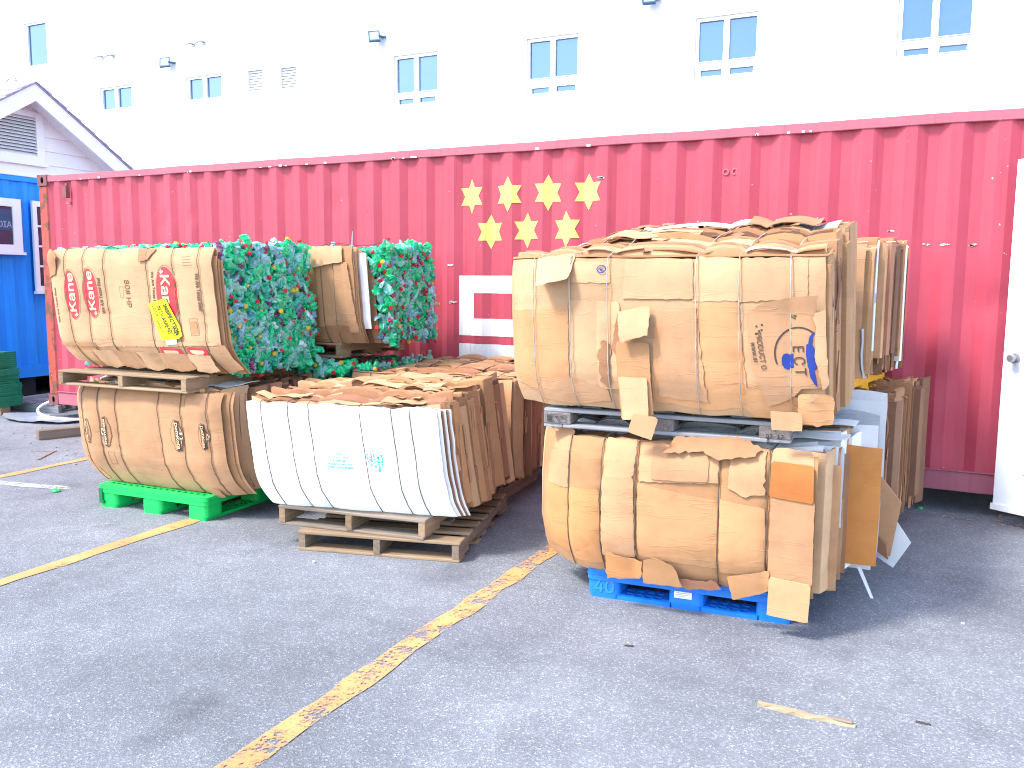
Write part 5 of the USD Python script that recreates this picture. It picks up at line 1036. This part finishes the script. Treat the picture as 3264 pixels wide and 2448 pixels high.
# ------------------------------------------------------------------ things lying about
st = thing('tray_stack', 'stack of flattened green trays on a timber at the left edge', 'stack', (-1.16, -.26, 0.0), 2)
z = .10; rs = np.random.default_rng(12)
for k in range(26):
    w = .62 if k < 11 else (.585 if k < 18 else .55); x1 = w+rs.normal()*.006
    h = .0245; obj('tray', cat(bx(0, x1, 0, .30, z+.006, z+.012), slab(sbox(0, 0, x1, h-.0035), 0, .012).apply_translation((0, 0, z)), bx(x1-.012, x1, .0125, .30, z, z+h-.0035)), TRAY, st); z += h
obj('timber', rough_box(-.2, .60, .03, .15, 0.0, .095, 55, .004), WOOD_WARM_X, st)
P_ = [(.02, .20, .20), (-.06, .06, .17), (-.10, -.05, .115), (-.03, -.12, .065), (.15, -.14, .03), (.45, -.14, .027), (.85, -.06, .027), (1.3, .06, .027)]
from scipy.interpolate import CubicSpline
cs = CubicSpline(np.linspace(0, 1, len(P_)), np.array(P_)); obj('hose', tube(cs(np.linspace(0, 1, 50)), 0.015, 10), PLASTIC_W, smooth=True, label='white hose curving past the container end', cat='hose')
def ground_sheet(name, pts, mat, label, c, seed, h=.012, z=.012):
    poly = ragged(pts, seed, .02, .08)
    return obj(name, fill_plate(poly, .05, lambda p, d: np.column_stack([p, z-d+h*fbm(np.column_stack([p*5, 0*p[:, 0]+seed]), 3, seed)]), .002), mat, smooth=True, label=label, cat=c)
ground_sheet('plastic_sheet', [(-.55, -.18), (-.25, -.40), (.1, -.46), (.55, -.36), (.78, -.06), (.45, .0), (.2, -.12), (-.05, .02), (-.4, .05)], plain('plastic_film', (0.26, 0.28, 0.33), 0.3, var=.25, scale=9), 'crumpled white plastic sheet on the ground by the container corner', 'plastic sheet', 3, .035)
bm = rough_box(0, .095, 0, .95, 0.0, .095, 77, .006); tb = thing('timber_beam', 'short grey timber beam on the asphalt left of the badge bale', 'timber', (1.17, -1.02, 0), -22.5); obj('beam', bm, WOOD_GREY_Y, tb)
obj('nail', tube([(.03, .05, .09), (.03, .05, .12)], .003, 5), METAL, tb)
def splinter(L, w, h, seed, n=14):
    rs = np.random.default_rng(seed); xs = np.linspace(0, L, n); P = []
    ring = [(-.5, 0), (-.42, .8), (.1, 1.0), (.5, .55), (.45, 0)]
    off = np.cumsum(rs.normal(size=n)*.0025)
    for i, x in enumerate(xs):
        k = .55+.45*math.sin(math.pi*min(1, max(.1, i/(n-1)*.8+.2))); P += [(x, off[i]+a*w*k*(1+.15*rs.normal()), b*h*k*(1+.12*rs.normal())) for a, b in ring]
    m = len(ring); F = []
    for i in range(n-1):
        for k in range(m): a, b = i*m+k, i*m+(k+1) % m; F += [(a, b, b+m), (a, b+m, a+m)]
    F += [(0, k+1, k) for k in range(1, m-1)]+[((n-1)*m, (n-1)*m+k, (n-1)*m+k+1) for k in range(1, m-1)]
    return trimesh.Trimesh(np.array(P), np.array(F), process=False)
STICKM = wood('stick_wood', (0.34, 0.27, 0.17))
s1 = thing('wood_splinter', 'flat splintered piece of wood lying alone in the right foreground', 'stick', (8.563, -3.425, 0.0), -2); mm = splinter(.345, .036, .015, 3); mm.fix_normals(); obj('splinter', mm, STICKM, s1, smooth=30); obj('bark', rough_box(.27, .335, -.012, .012, .009, .016, 8, .003), WOOD_GREY_X, s1)
s2 = thing('wood_splinter', 'thin pale stick on the asphalt near the short timber beam', 'stick', (2.11, -1.69, 0), 123); mm = splinter(.43, .024, .014, 5); mm.fix_normals(); obj('splinter', mm, STICKM, s2)
s3 = thing('wood_splinter', 'small dark twig behind the thin pale stick', 'stick', (1.70, -1.45, 0), 20); mm = splinter(.25, .014, .01, 6); mm.fix_normals(); obj('splinter', mm, WOOD_GREY_X, s3)
gb = trimesh.creation.icosphere(2, 1.0); v = np.array(gb.vertices)*[.045, .03, .012]; v += .012*(noise(v*60, 2)[:, None]-.5); v[:, 2] = np.maximum(v[:, 2]+.01, 0.001); gb.vertices = v+[3.276, -2.385, 0]
obj('plastic_scrap', gb, P_GREEN, label='small bright green plastic scrap left of the green pallet', cat='scrap')
cp = trimesh.creation.revolve(np.array([(0, .012), (.016, .012), (.018, .0), (.0, .001)])[::-1], sections=16); cp.apply_translation((9.12, .05, .001)); cp.fix_normals(); obj('green_cap', cp, P_GREEN, label='green bottle cap on the ground below the container, right side', cat='cap')
def stone(loc, r, seed, label):
    m = trimesh.creation.icosphere(2, r); v = np.array(m.vertices); v *= (1+.35*(fbm(v/r*1.3+seed, 3, seed)-.5))[:, None]; v[:, 2] = np.maximum(v[:, 2]*.7+r*.45, .0005); m.vertices = v+np.array([*loc, 0]); obj('stone', m, plain(f'stone_{seed}', (0.50, 0.50, 0.50), .9, var=.2, scale=40), label=label, cat='stone')
stone((6.03, -2.84), .011, 1, 'pale pebble on the asphalt just in front of the stacked wooden pallets')
stone((8.25, -4.1), .009, 2, 'pale pebble on the asphalt, foreground centre right')
stone((9.3, -2.2), .008, 3, 'small pale pebble right of the blue pallet')

# grit and scraps swept against the foot of the container
rs = np.random.default_rng(21); bits = []
for k in range(150):
    x, y = (rs.uniform(8.85, 10.2), rs.normal()*.10-.12) if k < 90 else (rs.uniform(.2, 3.2), rs.uniform(-1.9, -.5))
    m = trimesh.creation.box((rs.uniform(.006, .035), rs.uniform(.004, .014), rs.uniform(.002, .006))); m.apply_transform(trimesh.transformations.rotation_matrix(rs.uniform(0, 3.1), [0, 0, 1])); m.apply_translation((x, y, .004)); bits.append(m)
obj('grit', cat(*bits), plain('grit_tan', (0.30, 0.25, 0.19), .9, var=.5, scale=25), kind='stuff', label='loose grit and bits of board on the asphalt near the container', cat='grit')
rs = np.random.default_rng(22)
for k, (x, y, lab) in enumerate(((7.95, -3.15, 'small dark scrap on the asphalt in front of the blue pallet'), (9.15, -3.3, 'small dark twig scrap in the right foreground'))):
    m = rough_box(0, rs.uniform(.03, .06), 0, rs.uniform(.006, .02), 0.0005, .006, 300+k, .004); t = thing('scrap', lab, 'scrap', (x, y, 0), rs.uniform(0, 180)); obj('chip', m, PRINT_DARK, t)
